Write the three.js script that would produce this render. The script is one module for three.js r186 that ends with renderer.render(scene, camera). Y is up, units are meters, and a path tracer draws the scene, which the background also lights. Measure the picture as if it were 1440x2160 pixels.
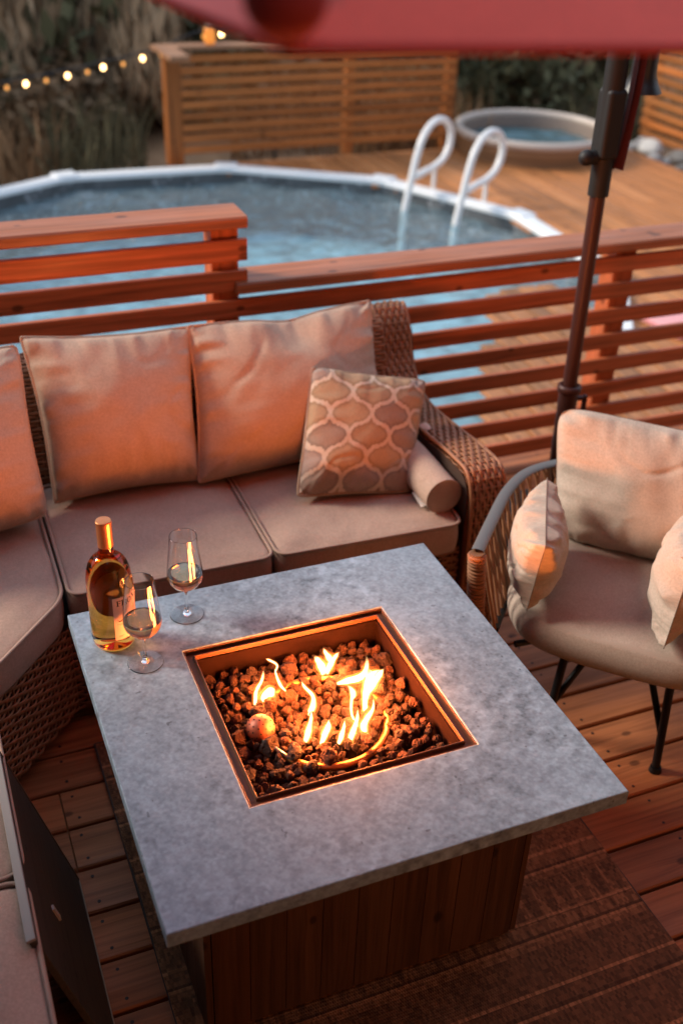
import * as THREE from 'three';
import { mergeGeometries, mergeVertices, toCreasedNormals } from 'three/addons/utils/BufferGeometryUtils.js';
import { RectAreaLightUniformsLib } from 'three/addons/lights/RectAreaLightUniformsLib.js';
import { RoundedBoxGeometry } from 'three/addons/geometries/RoundedBoxGeometry.js';

// ---------------------------------------------------------------- camera, sky, sun, exposure
const scene = new THREE.Scene();
const V = (x, y, z) => new THREE.Vector3(x, y, z);
const camera = new THREE.PerspectiveCamera(50.894, 682 / 1024, 0.05, 400);
{
  const yaw = 0.407426, pitch = 0.562346, roll = 0.0403726;
  const f = V(Math.sin(yaw) * Math.cos(pitch), -Math.sin(pitch), -Math.cos(yaw) * Math.cos(pitch));
  const r = V(Math.cos(yaw), 0, Math.sin(yaw)), u = new THREE.Vector3().crossVectors(r, f);
  camera.up.copy(u.multiplyScalar(Math.cos(roll)).addScaledVector(r, -Math.sin(roll)));
  camera.position.set(-0.6608, 2.124, 1.5879);
  camera.lookAt(camera.position.clone().add(f));
  camera.focus = 2.3; camera.userData.fStop = 2.0;
  camera.updateMatrixWorld();
}
const renderer = new THREE.WebGLRenderer({ antialias: true });
renderer.toneMapping = THREE.LinearToneMapping;
renderer.toneMappingExposure = 0.88;
renderer.shadowMap.enabled = true;
RectAreaLightUniformsLib.init();

const SUN_DIR = V(-0.72, 0.52, -0.46).normalize();
const SKY = [0.8, 0.98, 1.18];
// ---------------------------------------------------------------- random and noise
function rng(s) { return () => { s = (s + 0x6d2b79f5) | 0; let t = Math.imul(s ^ (s >>> 15), 1 | s); t = (t + Math.imul(t ^ (t >>> 7), 61 | t)) ^ t; return ((t ^ (t >>> 14)) >>> 0) / 4294967296; }; }
const hash = (x, y, z = 0) => { let h = Math.imul(x | 0, 374761393) ^ Math.imul(y | 0, 668265263) ^ Math.imul(z | 0, 2147483647 - 1013); h = Math.imul(h ^ (h >>> 13), 1274126177); return ((h ^ (h >>> 16)) >>> 0) / 4294967296; };
const sm = (t) => t * t * (3 - 2 * t), mix = (a, b, t) => a + (b - a) * t, clamp = (x, a = 0, b = 1) => Math.min(b, Math.max(a, x)), smooth = (a, b, x) => sm(clamp((x - a) / (b - a)));
function n2(x, y, px = 0, py = 0, s = 0) {
  let xi = Math.floor(x), yi = Math.floor(y); const fx = sm(x - xi), fy = sm(y - yi);
  const w = (v, p) => (p ? ((v % p) + p) % p : v);
  const a = hash(w(xi, px), w(yi, py), s), b = hash(w(xi + 1, px), w(yi, py), s), c = hash(w(xi, px), w(yi + 1, py), s), d = hash(w(xi + 1, px), w(yi + 1, py), s);
  return mix(mix(a, b, fx), mix(c, d, fx), fy);
}
function fbm(x, y, o = 4, px = 0, py = 0, s = 0) { let v = 0, a = 0.5, t = 0; for (let i = 0; i < o; i++) { v += a * n2(x, y, px, py, s + i * 17); t += a; a *= 0.5; x *= 2; y *= 2; px *= 2; py *= 2; } return v / t; }
function n3(x, y, z, s = 0) {
  const xi = Math.floor(x), yi = Math.floor(y), zi = Math.floor(z), fx = sm(x - xi), fy = sm(y - yi), fz = sm(z - zi);
  const L = (k) => mix(mix(hash(xi, yi, zi + k + s * 91), hash(xi + 1, yi, zi + k + s * 91), fx), mix(hash(xi, yi + 1, zi + k + s * 91), hash(xi + 1, yi + 1, zi + k + s * 91), fx), fy);
  return mix(L(0), L(1), fz);
}
// ---------------------------------------------------------------- sky
{
  const w = 512, h = 256, d = new Float32Array(w * h * 4);
  for (let j = 0; j < h; j++) for (let i = 0; i < w; i++) {
    const el = ((j + 0.5) / h - 0.5) * Math.PI, up = clamp(Math.sin(el));
    const c = fbm(i / 32, j / 20, 5, 16, 0, 5), k = mix(0.85, 1.18, smooth(0.3, 0.75, c));
    const t = Math.pow(up, 0.6), o = (j * w + i) * 4;
    const low = el < 0 ? 0.35 : 1;
    d[o] = SKY[0] * k * mix(1.2, 0.9, t) * low; d[o + 1] = SKY[1] * k * mix(1.08, 0.95, t) * low; d[o + 2] = SKY[2] * k * mix(0.98, 1.08, t) * low; d[o + 3] = 1;
  }
  const t = new THREE.DataTexture(d, w, h, THREE.RGBAFormat, THREE.FloatType);
  t.mapping = THREE.EquirectangularReflectionMapping; t.magFilter = THREE.LinearFilter; t.minFilter = THREE.LinearFilter; t.wrapS = THREE.RepeatWrapping; t.needsUpdate = true;
  scene.background = t; scene.environment = t;
}
const sun = new THREE.DirectionalLight(new THREE.Color().setRGB(1, 0.88, 0.74), 5);
sun.position.copy(SUN_DIR).multiplyScalar(30); sun.castShadow = true; sun.shadow.radius = 30;
Object.assign(sun.shadow.camera, { left: -15, right: 15, top: 15, bottom: -15, near: 1, far: 80 });
scene.add(sun, sun.target);
const FIRE_COLOR = new THREE.Color().setRGB(1, 0.25, 0.05), FIRE_POWER = 4.6;

const DOOR_COLOR = new THREE.Color().setRGB(1, 0.36, 0.1), DOOR_POWER = 1.5;
// ---------------------------------------------------------------- textures
function tex(w, h, fn, { srgb = false, ru = 1, rv = 1 } = {}) {
  const d = new Uint8Array(w * h * 4);
  for (let j = 0; j < h; j++) for (let i = 0; i < w; i++) { const c = fn((i + 0.5) / w, (j + 0.5) / h), o = (j * w + i) * 4, a = Array.isArray(c) ? c : [c, c, c]; for (let k = 0; k < 3; k++) d[o + k] = clamp(a[k]) * 255; d[o + 3] = 255; }
  const t = new THREE.DataTexture(d, w, h); t.wrapS = t.wrapT = THREE.RepeatWrapping; t.magFilter = THREE.LinearFilter; t.minFilter = THREE.LinearMipmapLinearFilter; t.generateMipmaps = true;
  if (srgb) t.colorSpace = THREE.SRGBColorSpace; t.repeat.set(ru, rv); t.needsUpdate = true; return t;
}
const lin = (r, g, b) => new THREE.Color().setRGB(r, g, b);
// wood grain: u along the grain, one repeat = 2 m x 0.5 m
const knots = []; { const r = rng(4); for (let i = 0; i < 13; i++) knots.push([r(), r(), 0.006 + 0.008 * r()]); }
function grain(u, v) {
  let yy = v, dark = 0;
  for (const [ku, kv, kr] of knots) { let du = (u - ku) * 2, dv = (v - kv) * 0.5; du -= Math.round(du / 2) * 2; dv -= Math.round(dv / 0.5) * 0.5; const q = Math.hypot(du * 0.6, dv); yy += Math.sign(dv || 1) * 0.012 * Math.exp(-((q / 0.035) ** 2)); dark = Math.max(dark, 1 - smooth(kr * 0.6, kr * 1.3, q)); }
  const wv = fbm(u * 3, yy * 6, 3, 3, 6, 3);
  const rings = fbm(u * 4 + wv, yy * 46 + wv * 3, 4, 4, 46, 9), fine = fbm(u * 22, yy * 150, 2, 22, 150, 21);
  const blot = fbm(u * 5, v * 5, 3, 5, 5, 31);
  return { c: clamp(0.62 + 0.34 * (rings - 0.5) * 1.6 + 0.22 * (fine - 0.5) + 0.3 * (blot - 0.5)) * (1 - 0.6 * dark), h: 0.5 + (rings - 0.5) * 0.7 + (fine - 0.5) * 0.6, d: dark };
}
const GRAIN = tex(1024, 512, (u, v) => { const c = grain(u, v).c * 1.35; return [c, c, c]; }, { ru: 0.5, rv: 2 });
const GRAIN_H = tex(1024, 512, (u, v) => grain(u, v).h, { ru: 0.5, rv: 2 });
const GRAIN_R = tex(256, 128, (u, v) => 0.62 + 0.5 * (fbm(u * 8, v * 8, 4, 8, 8, 77) - 0.5), { ru: 0.5, rv: 2 });
function wood(r, g, b, o = {}) { return new THREE.MeshPhysicalMaterial({ color: lin(r, g, b), specularIntensity: o.spec ?? 0.45, map: GRAIN, roughnessMap: GRAIN_R, bumpMap: GRAIN_H, bumpScale: o.bump ?? 0.0008, roughness: o.rough ?? 0.95 }); }
const tints = (r, g, b, o, n = 5, seed = 1) => { const q = rng(seed); return Array.from({ length: n }, () => { const k = 0.76 + 0.44 * q(), s = (q() - 0.5) * 0.16; return wood(r * k * (1 + s), g * k, b * k * (1 - s), o); }); };
const FABRIC = tex(512, 512, (u, v) => { const c = 0.86 + 0.12 * (fbm(u * 6, v * 6, 4, 6, 6, 2) - 0.5) + 0.3 * (fbm(u * 190, v * 190, 2, 190, 190, 8) - 0.5); return [c, c, c * 0.99]; }, { ru: 2, rv: 2 });
const WEAVE = tex(512, 512, (u, v) => { const a = u * 128, b = v * 128, o = (Math.floor(a) + Math.floor(b)) % 2; return 0.5 + 0.35 * (o ? Math.sin((a % 1) * Math.PI) : Math.sin((b % 1) * Math.PI)) - 0.2 + 0.3 * (fbm(u * 60, v * 60, 2, 60, 60, 4) - 0.5); }, { ru: 5, rv: 5 });
const fabric = (r, g, b) => new THREE.MeshPhysicalMaterial({ color: lin(r, g, b), map: FABRIC, bumpMap: WEAVE, bumpScale: 0.0007, roughness: 0.97, sheen: 0.25, sheenRoughness: 0.6, sheenColor: lin(0.5, 0.45, 0.4), side: THREE.DoubleSide });
const CONC = tex(1024, 1024, (u, v) => {
  const wx = fbm(u * 4, v * 4, 4, 4, 4, 31) - 0.5, wy = fbm(u * 4, v * 4, 4, 4, 4, 33) - 0.5, a = u + wx * 0.25, b = v + wy * 0.25;
  const big = fbm(a * 3, b * 3, 5, 3, 3, 41), mid = fbm(a * 9, b * 9, 5, 9, 9, 43), sp = fbm(u * 48, v * 48, 4, 48, 48, 91), fine = fbm(u * 150, v * 150, 3, 150, 150, 47), vein = Math.abs(fbm(a * 6, b * 6, 4, 6, 6, 53) - 0.5), rough = smooth(0.4, 0.62, fbm(a * 5, b * 5, 3, 5, 5, 57));
  let c = 0.62 + 0.3 * (big - 0.5) + 0.22 * (mid - 0.5) + (0.25 + 0.5 * rough) * (sp - 0.5) + 0.4 * (fine - 0.5) + 0.1 * (1 - smooth(0, 0.03, vein)) * rough;
  if (fbm(u * 64, v * 64, 2, 64, 64, 59) > 0.9) c *= 0.55;
  for (const [x, y, r] of [[0.31, 0.16, 0.034], [0.84, 0.77, 0.037], [0.7, 0.55, 0.036]]) { const q = Math.abs(Math.hypot(u - x, v - y) - r); if (q < 0.0022) c *= 1 - 0.13 * smooth(0.3, 0.6, n2(u * 40, v * 40, 0, 0, 8)); }
  const w = 0.03 * (big - 0.5); return [c * (1 + w), c, c * (1 - w)];
});
const CONC_H = tex(512, 512, (u, v) => 0.5 + 0.5 * (fbm(u * 60, v * 60, 4, 60, 60, 5) - 0.5));
const CONC_R = tex(512, 512, (u, v) => 0.5 + 0.5 * (fbm(u * 10, v * 10, 5, 10, 10, 45) - 0.35));
const SPECK = tex(512, 512, (u, v) => 0.72 + 0.5 * (fbm(u * 8, v * 8, 5, 8, 8, 61) - 0.5) + 0.3 * (fbm(u * 80, v * 80, 2, 80, 80, 63) - 0.5));
const std = (r, g, b, rough = 0.6, o = {}) => new THREE.MeshStandardMaterial({ color: lin(r, g, b), roughness: rough, ...o });
// pool liner print: dark ground with paler pebbles
const PEB = []; { const r = rng(8); for (let i = 0; i < 240; i++) PEB.push([r(), r(), 0.012 + 0.03 * r(), 0.08 + 0.3 * r() * r(), r() * 3, 0.55 + 0.4 * r()]); }
const LINER = tex(512, 512, (u, v) => {
  let c = 0.05 + 0.05 * fbm(u * 12, v * 12, 3, 12, 12, 9);
  for (const [pu, pv, pr, k, an, as] of PEB) { let du = u - pu, dv = v - pv; du -= Math.round(du); dv -= Math.round(dv); const x = du * Math.cos(an) + dv * Math.sin(an), y = (dv * Math.cos(an) - du * Math.sin(an)) / as; const q = Math.hypot(x, y) / pr; if (q < 1) c = k * (0.8 + 0.4 * fbm(u * 40, v * 40, 2, 40, 40, 3)); }
  return [c, c * 1.02, c * 1.06];
});
const LINER_FLOOR = tex(512, 512, (u, v) => { const a = fbm(u * 9, v * 9, 4, 9, 9, 19), b = fbm(u * 26, v * 26, 3, 26, 26, 29); const c = 0.5 + 0.5 * (a - 0.5) + 0.4 * (b - 0.5); return [c * 0.82, c * 1.06, c * 1.12]; });

// ---------------------------------------------------------------- building helpers
const used = new Map(), BASE = new WeakMap();
function numbered(n) { const k = used.get(n) || 0; used.set(n, k + 1); return k ? `${n}_${String(k).padStart(3, '0')}` : n; }
function shadowed(m) { m.castShadow = m.receiveShadow = true; return m; }
function meta(o, label, category, group, kind) { if (label) o.userData.label = label; if (category) o.userData.category = category; if (group) o.userData.group = group; if (kind) o.userData.kind = kind; return o; }
function thing(name, label, category, at = [0, 0, 0], group) { const o = new THREE.Group(); o.name = numbered(name); o.position.set(...at); scene.add(o); BASE.set(o, V(...at)); return meta(o, label, category, group); }
function structure(name, geo, mat) { const o = geo ? shadowed(new THREE.Mesh(geo, mat)) : new THREE.Group(); o.name = numbered(name); scene.add(o); BASE.set(o, V(0, 0, 0)); o.userData.kind = 'structure'; return o; }
// geo is given in world axes; it is moved so that it sits under its parent
function part(name, geo, mat, parent, label) {
  const b = BASE.get(parent); geo.translate(-b.x, -b.y, -b.z);
  const m = shadowed(new THREE.Mesh(geo, mat)); m.name = name; parent.add(m); BASE.set(m, b); if (label) m.userData.label = label; return m;
}
// one-mesh thing: geometry in world axes, origin moved to its foot
function solo(name, geo, mat, label, category, group) {
  geo.computeBoundingBox(); const b = geo.boundingBox, p = V((b.min.x + b.max.x) / 2, b.min.y, (b.min.z + b.max.z) / 2);
  geo.translate(-p.x, -p.y, -p.z); const m = shadowed(new THREE.Mesh(geo, mat)); m.name = numbered(name); m.position.copy(p); scene.add(m); BASE.set(m, p); return meta(m, label, category, group);
}
// several shared-material geometries kept as one, attributes evened out
function join(gs) { return mergeGeometries(gs.map((g) => { const q = g.index ? g.toNonIndexed() : g; for (const k of Object.keys(q.attributes)) if (!['position', 'normal', 'uv'].includes(k)) q.deleteAttribute(k); if (!q.attributes.uv) q.setAttribute('uv', new THREE.BufferAttribute(new Float32Array(q.attributes.position.count * 2), 2)); return q; })); }
const uvRand = rng(77);
// a chamfered board: length along x, thickness along y, width along z, centred; uv in metres with the grain along x
function board(L, T, W, bev = 0.003) {
  const pos = [], uv = [], h = T / 2, w = W / 2, b = Math.min(bev, h * 0.9, w * 0.9), u0 = uvRand() * 7, v0 = uvRand() * 3;
  const ring = [[-w + b, h], [w - b, h], [w, h - b], [w, -h + b], [w - b, -h], [-w + b, -h], [-w, -h + b], [-w, h - b]];
  const x0 = -L / 2, x1 = L / 2; let s = 0;
  for (let i = 0; i < 8; i++) {
    const [z0, y0] = ring[i], [z1, y1] = ring[(i + 1) % 8], d = Math.hypot(z1 - z0, y1 - y0), A = [x0, y0, z0], B = [x1, y0, z0], C = [x1, y1, z1], D = [x0, y1, z1];
    pos.push(...A, ...D, ...C, ...A, ...C, ...B);
    const a = [u0, v0 + s], bb = [u0 + L, v0 + s], c = [u0 + L, v0 + s + d], dd = [u0, v0 + s + d]; uv.push(...a, ...dd, ...c, ...a, ...c, ...bb); s += d;
  }
  for (const x of [x0, x1]) for (let i = 1; i < 7; i++) { const t = [[ring[0]], [ring[i]], [ring[i + 1]]].map((q) => q[0]); if (x < 0) t.reverse(); for (const [z, y] of t) { pos.push(x, y, z); uv.push(u0 + y * 0.3, v0 + z); } }
  const g = new THREE.BufferGeometry(); g.setAttribute('position', new THREE.Float32BufferAttribute(pos, 3)); g.setAttribute('uv', new THREE.Float32BufferAttribute(uv, 2)); g.computeVertexNormals(); return g;
}
// board placed from centre with its length along 'x', 'y' or 'z'
function boardAt(axis, L, T, W, cx, cy, cz, bev) { const g = board(L, T, W, bev); if (axis === 'z') g.rotateY(Math.PI / 2); if (axis === 'y') g.rotateZ(Math.PI / 2); return g.translate(cx, cy, cz); }
function tube(pts, r, seg = 40, rad = 10, closed = false) { return new THREE.TubeGeometry(new THREE.CatmullRomCurve3(pts.map((p) => (p.isVector3 ? p : V(...p))), closed, 'centripetal'), seg, r, rad, closed); }
function rod(a, b, r0, r1 = r0, rad = 14) { a = V(...a); b = V(...b); const g = new THREE.CylinderGeometry(r1, r0, a.distanceTo(b), rad); g.applyQuaternion(new THREE.Quaternion().setFromUnitVectors(V(0, 1, 0), b.clone().sub(a).normalize())); return g.translate((a.x + b.x) / 2, (a.y + b.y) / 2, (a.z + b.z) / 2); }
const lathe = (p, seg = 48) => new THREE.LatheGeometry(p.map((q) => new THREE.Vector2(...q)), seg);
function rbox(w, h, d, r, x, y, z, s = 2) { return new RoundedBoxGeometry(w, h, d, s, r).translate(x, y, z); }
// surface from a function of (u, v) in 0..1 with uv in metres
function surf(fn, nu, nv, su = 1, sv = 1, closedU = false) {
  const pos = [], uv = [], idx = [];
  for (let j = 0; j <= nv; j++) for (let i = 0; i <= nu; i++) { const p = fn(i / nu, j / nv); pos.push(p.x, p.y, p.z); uv.push((i / nu) * su, (j / nv) * sv); }
  for (let j = 0; j < nv; j++) for (let i = 0; i < nu; i++) { const a = j * (nu + 1) + i, b = a + 1, c = a + nu + 1, d = c + 1; idx.push(a, b, d, a, d, c); }
  const g = new THREE.BufferGeometry(); g.setAttribute('position', new THREE.Float32BufferAttribute(pos, 3)); g.setAttribute('uv', new THREE.Float32BufferAttribute(uv, 2)); g.setIndex(idx); g.computeVertexNormals(); return g;
}
// a path through points [[a,b],...] sampled by arc length
function path2(pts) { const c = new THREE.CatmullRomCurve3(pts.map(([a, b]) => V(a, b, 0)), false, 'centripetal'); c.arcLengthDivisions = 400; return { L: c.getLength(), at: (t) => c.getPointAt(clamp(t)) }; }
// wicker: strands run along u over and under ribs that run along v, on a surface fn(u, v); flip turns the side they rise to
function wicker(fn, Lu, Lv, { pitch = 0.013, rib = 0.03, amp = 0.0032, flip = 1, su = 3, seed = 1 } = {}) {
  const rows = Math.max(2, Math.round(Lv / pitch)), ribs = Math.max(2, Math.round(Lu / rib)), e = 2e-3, pos = [], uv = [], idx = [];
  const frame = (u, v) => { const p = fn(u, v), a = fn(Math.min(1, u + e), v).sub(fn(Math.max(0, u - e), v)).normalize(), b = fn(u, Math.min(1, v + e)).sub(fn(u, Math.max(0, v - e))).normalize(); return { p, a, b, n: a.clone().cross(b).normalize().multiplyScalar(flip) }; };
  const sweep = (N, at, R = 6) => { const s0 = pos.length / 3; for (let i = 0; i <= N; i++) { const { c, x, y, w, t } = at(i / N); for (let k = 0; k < R; k++) { const f = (k / R) * Math.PI * 2, cx = Math.cos(f) * w, cy = Math.sin(f) * t; pos.push(c.x + x.x * cx + y.x * cy, c.y + x.y * cx + y.y * cy, c.z + x.z * cx + y.z * cy); uv.push(i * 0.02, k * 0.01 + s0 * 0.37); } } for (let i = 0; i < N; i++) for (let k = 0; k < R; k++) { const a = s0 + i * R + k, b = s0 + i * R + ((k + 1) % R), c = a + R, d = b + R; idx.push(a, b, d, a, d, c); } };
  const hw = (Lv / rows) * 0.44;
  for (let k = 0; k < rows; k++) { const j = 0.25 * (hash(k, seed, 3) - 0.5); sweep(ribs * su, (u) => { const q = frame(u, clamp((k + 0.5 + j * 0.5 + 0.12 * (n2(u * ribs * 0.4, k * 3.1, 0, 0, seed) - 0.5)) / rows)); return { c: q.p.addScaledVector(q.n, amp * Math.cos(Math.PI * (u * ribs + k)) * (0.8 + 0.4 * n2(u * ribs, k * 7, 0, 0, seed))), x: q.b, y: q.n, w: hw * (0.88 + 0.24 * hash(k, seed, 9)), t: 0.0021 }; }); }
  for (let j = 0; j <= ribs; j++) sweep(Math.max(6, Math.min(60, rows)), (v) => { const q = frame(clamp(j / ribs), v); return { c: q.p, x: q.a, y: q.n, w: 0.0036, t: 0.0024 }; }, 5);
  const g = new THREE.BufferGeometry(); g.setAttribute('position', new THREE.Float32BufferAttribute(pos, 3)); g.setAttribute('uv', new THREE.Float32BufferAttribute(uv, 2)); g.setIndex(idx); g.computeVertexNormals(); return g;
}
const backing = (fn, flip, nu = 30, nv = 24) => { const e = 2e-3; return surf((u, v) => { const p = fn(u, v), a = fn(Math.min(1, u + e), v).sub(fn(Math.max(0, u - e), v)), b = fn(u, Math.min(1, v + e)).sub(fn(u, Math.max(0, v - e))); return p.addScaledVector(a.cross(b).normalize(), -0.008 * flip); }, nu, nv); };
// pillow: four corners (bottom left, bottom right, top right, top left as seen from the front), thickness, softness
function pillow(c, th, { n = 54, pull = 0.05, wr = 1, seed = 1, pow = 2.6, sag = 0, fold = 1, uvs = 1, dent = 0, corner = 0.045 } = {}) {
  const [A, B, C, D] = c.map((p) => V(...p)), nrm = B.clone().sub(A).cross(D.clone().sub(A)).normalize(), W = A.distanceTo(B), H = A.distanceTo(D), geos = [];
  const at = (s, t, side) => {
    // s,t in -1..1
    const cr = 1 - corner * Math.pow(s * s * t * t, 3), ps = s * cr * (1 - pull * (1 - t * t) * Math.abs(s)), pt = t * cr * (1 - pull * (1 - s * s) * Math.abs(t)), u = (ps + 1) / 2, v = (pt + 1) / 2;
    const P = A.clone().multiplyScalar((1 - u) * (1 - v)).addScaledVector(B, u * (1 - v)).addScaledVector(C, u * v).addScaledVector(D, (1 - u) * v);
    const es = 1 - Math.abs(s), et = 1 - Math.abs(t), f = Math.pow(Math.max(0, 1 - Math.abs(s) ** pow), 0.5) * Math.pow(Math.max(0, 1 - Math.abs(t) ** pow), 0.5);
    let h = (th / 2) * f * (1 + sag * -t * 0.5);
    const edge = Math.exp(-Math.min(es, et) / 0.28) * clamp(Math.min(es, et) / 0.05), al = et < es ? s * W : t * H;
    const pleat = (n2(al * 17 + 40, (et < es ? t : s) * 2 + 9, 0, 0, seed + 3 * side) - 0.5) * 0.032 + (n2(al * 60 + 90, 3 + t, 0, 0, seed + 9) - 0.5) * 0.008;
    const soft = (fbm(u * W * 9 + 5, v * H * 9 + 5, 3, 0, 0, seed + side) - 0.5) * 0.018;
    const crease = (1 - smooth(0, 0.05, Math.abs(fbm(u * 2.2 + seed * 3.1, v * 2.2 + 7, 2, 0, 0, seed * 7 + side) - 0.5))) * -0.005;
    h += wr * (pleat * edge * fold + (soft + crease) * f);
    if (dent) h -= dent * Math.exp(-(((s - 0.05) / 0.2) ** 2)) * smooth(0.35, 0.95, t) * f * 1.6;
    P.addScaledVector(nrm, side * h);
    P.y += wr * 0.01 * (n2(u * 5 + seed, v * 5, 0, 0, seed) - 0.5) * f;
    if (dent) P.y -= dent * 0.6 * Math.exp(-(((s - 0.05) / 0.28) ** 2)) * smooth(0.2, 1, t);
    return P;
  };
  for (const side of [1, -1]) { const g = surf((u, v) => at(side > 0 ? u * 2 - 1 : 1 - u * 2, v * 2 - 1, side), n, n, uvs === 1 ? W : uvs, uvs === 1 ? H : uvs); geos.push(g); }
  const rim = []; for (let i = 0; i < 120; i++) { const k = i / 30, q = (k % 1) * 2 - 1, e = Math.floor(k); rim.push(e === 0 ? at(q, -1, 1) : e === 1 ? at(1, q, 1) : e === 2 ? at(-q, 1, 1) : at(-1, -q, 1)); }
  return { body: join(geos), piping: (r = 0.005) => new THREE.TubeGeometry(new THREE.CatmullRomCurve3(rim, true), 240, r, 8, true), at };
}
// box cushion over a plan polygon (x,z points, anticlockwise from above not required), crown on top
function slabCushion(poly, y0, y1, { round = 0.03, seed = 1, crown = 0.018, n = 46 } = {}) {
  // polar-ish grid: scale polygon toward its centroid
  const c = poly.reduce((a, p) => [a[0] + p[0] / poly.length, a[1] + p[1] / poly.length], [0, 0]);
  const pts = [], N = poly.length; let per = 0; const segs = poly.map((p, i) => { const q = poly[(i + 1) % N], l = Math.hypot(q[0] - p[0], q[1] - p[1]); per += l; return l; });
  const M = 200; for (let i = 0; i < M; i++) { let d = (i / M) * per, k = 0; while (d > segs[k]) { d -= segs[k]; k++; } const p = poly[k], q = poly[(k + 1) % N], t = d / segs[k]; pts.push([mix(p[0], q[0], t), mix(p[1], q[1], t)]); }
  const soft = pts.map((_, i) => { let x = 0, z = 0; for (let k = -3; k <= 3; k++) { const q = pts[(i + k + M) % M]; x += q[0] / 7; z += q[1] / 7; } return [x, z]; });
  const prof = []; const R = round; // (inset 0..1 across, y)
  for (let i = 0; i <= 14; i++) { const t = i / 14; prof.push({ k: t, ins: 0, y: 0, top: true }); }
  const g = surf((u, v) => {
    const i = Math.floor(u * M) % M, p = soft[i];
    let k, y;
    if (v < 0.6) { const t = v / 0.6; k = t * 0.985; const e = smooth(0.7, 1, t); y = y1 + crown * (1 - t * t) - e * e * 0.006; }
    else if (v < 0.94) { const t = (v - 0.6) / 0.34; k = 0.99 + 0.012 * Math.sin(Math.PI * t); y = mix(y1 - 0.008, y0 + 0.006, t); }
    else { const t = (v - 0.94) / 0.06; k = mix(0.985, 0, t); y = y0; }
    const x = mix(c[0], p[0], k), z = mix(c[1], p[1], k), w = (fbm(x * 9 + 30, z * 9 + 30, 3, 0, 0, seed) - 0.5);
    return V(x, y + (v < 0.6 ? w * 0.012 : 0), z).add(V(w * 0.006, 0, w * 0.006));
  }, M, n, per, 0.7);
  const uv = g.attributes.uv, po = g.attributes.position; for (let i = 0; i < uv.count; i++) { const v = uv.getY(i) / 0.7; if (v < 0.6) uv.setXY(i, po.getX(i), po.getZ(i)); else uv.setXY(i, uv.getX(i), po.getY(i)); }
  const nn = g.attributes.normal; // close the seam's normals
  for (let j = 0; j <= n; j++) { const a = j * (M + 1), b = a + M; const v = V(nn.getX(a) + nn.getX(b), nn.getY(a) + nn.getY(b), nn.getZ(a) + nn.getZ(b)).normalize(); nn.setXYZ(a, v.x, v.y, v.z); nn.setXYZ(b, v.x, v.y, v.z); }
  const pipe = (y) => new THREE.TubeGeometry(new THREE.CatmullRomCurve3(soft.map(([x, z]) => V(mix(c[0], x, 0.996), y, mix(c[1], z, 0.996))), true), 260, 0.0048, 7, true);
  return { body: g, pipe };
}

// ================================================================ SETTING
const POOL = { x: 1.4, z: -5.4, R: 2.8, rim: -0.5, water: -0.61 };
const DECK_Y = -0.53;
// ground and hillside as one sheet that reaches the horizon
const groundY = (x, z) => {
  const d = Math.hypot(x - POOL.x, z - POOL.z); let y = -0.8 - 1.0 * (1 - smooth(2.75, 2.95, d));
  const back = Math.max(0, -9.3 - z), right = Math.max(0, x - 7.6);
  y += 0.2 * back * smooth(0, 12, back) * (1 - 0.5 * smooth(30, 120, back)) + 0.1 * right * smooth(0, 6, right);
  if (back > 0 || right > 0) y += (fbm(x * 0.35 + 50, z * 0.35 + 50, 3, 0, 0, 4) - 0.5) * 0.5 * smooth(0, 3, back + right);
  return y;
};
{
  const xs = [], zs = [];
  for (let i = 0; i <= 150; i++) { const t = i / 75 - 1; xs.push(2 + Math.sign(t) * (Math.abs(t) * 9 + Math.abs(t) ** 5 * 150)); zs.push(-6 + Math.sign(t) * (Math.abs(t) * 9 + Math.abs(t) ** 5 * 150)); }
  const g = surf((u, v) => { const x = xs[Math.round(u * 150)], z = zs[Math.round((1 - v) * 150)]; return V(x, groundY(x, z), z); }, 150, 150);
  const uv = g.attributes.uv, p = g.attributes.position; for (let i = 0; i < uv.count; i++) uv.setXY(i, p.getX(i), p.getZ(i));
  const EARTH = tex(512, 512, (u, v) => { const a = fbm(u * 8, v * 8, 5, 8, 8, 71), b = fbm(u * 60, v * 60, 2, 60, 60, 73); return [0.2 + 0.3 * a + 0.12 * (b - 0.5), 0.11 + 0.17 * a + 0.08 * (b - 0.5), 0.06 + 0.08 * a + 0.05 * (b - 0.5)]; });
  EARTH.repeat.set(0.35, 0.35);
  structure('ground', g, new THREE.MeshStandardMaterial({ map: EARTH, roughness: 1 }));
}
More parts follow.
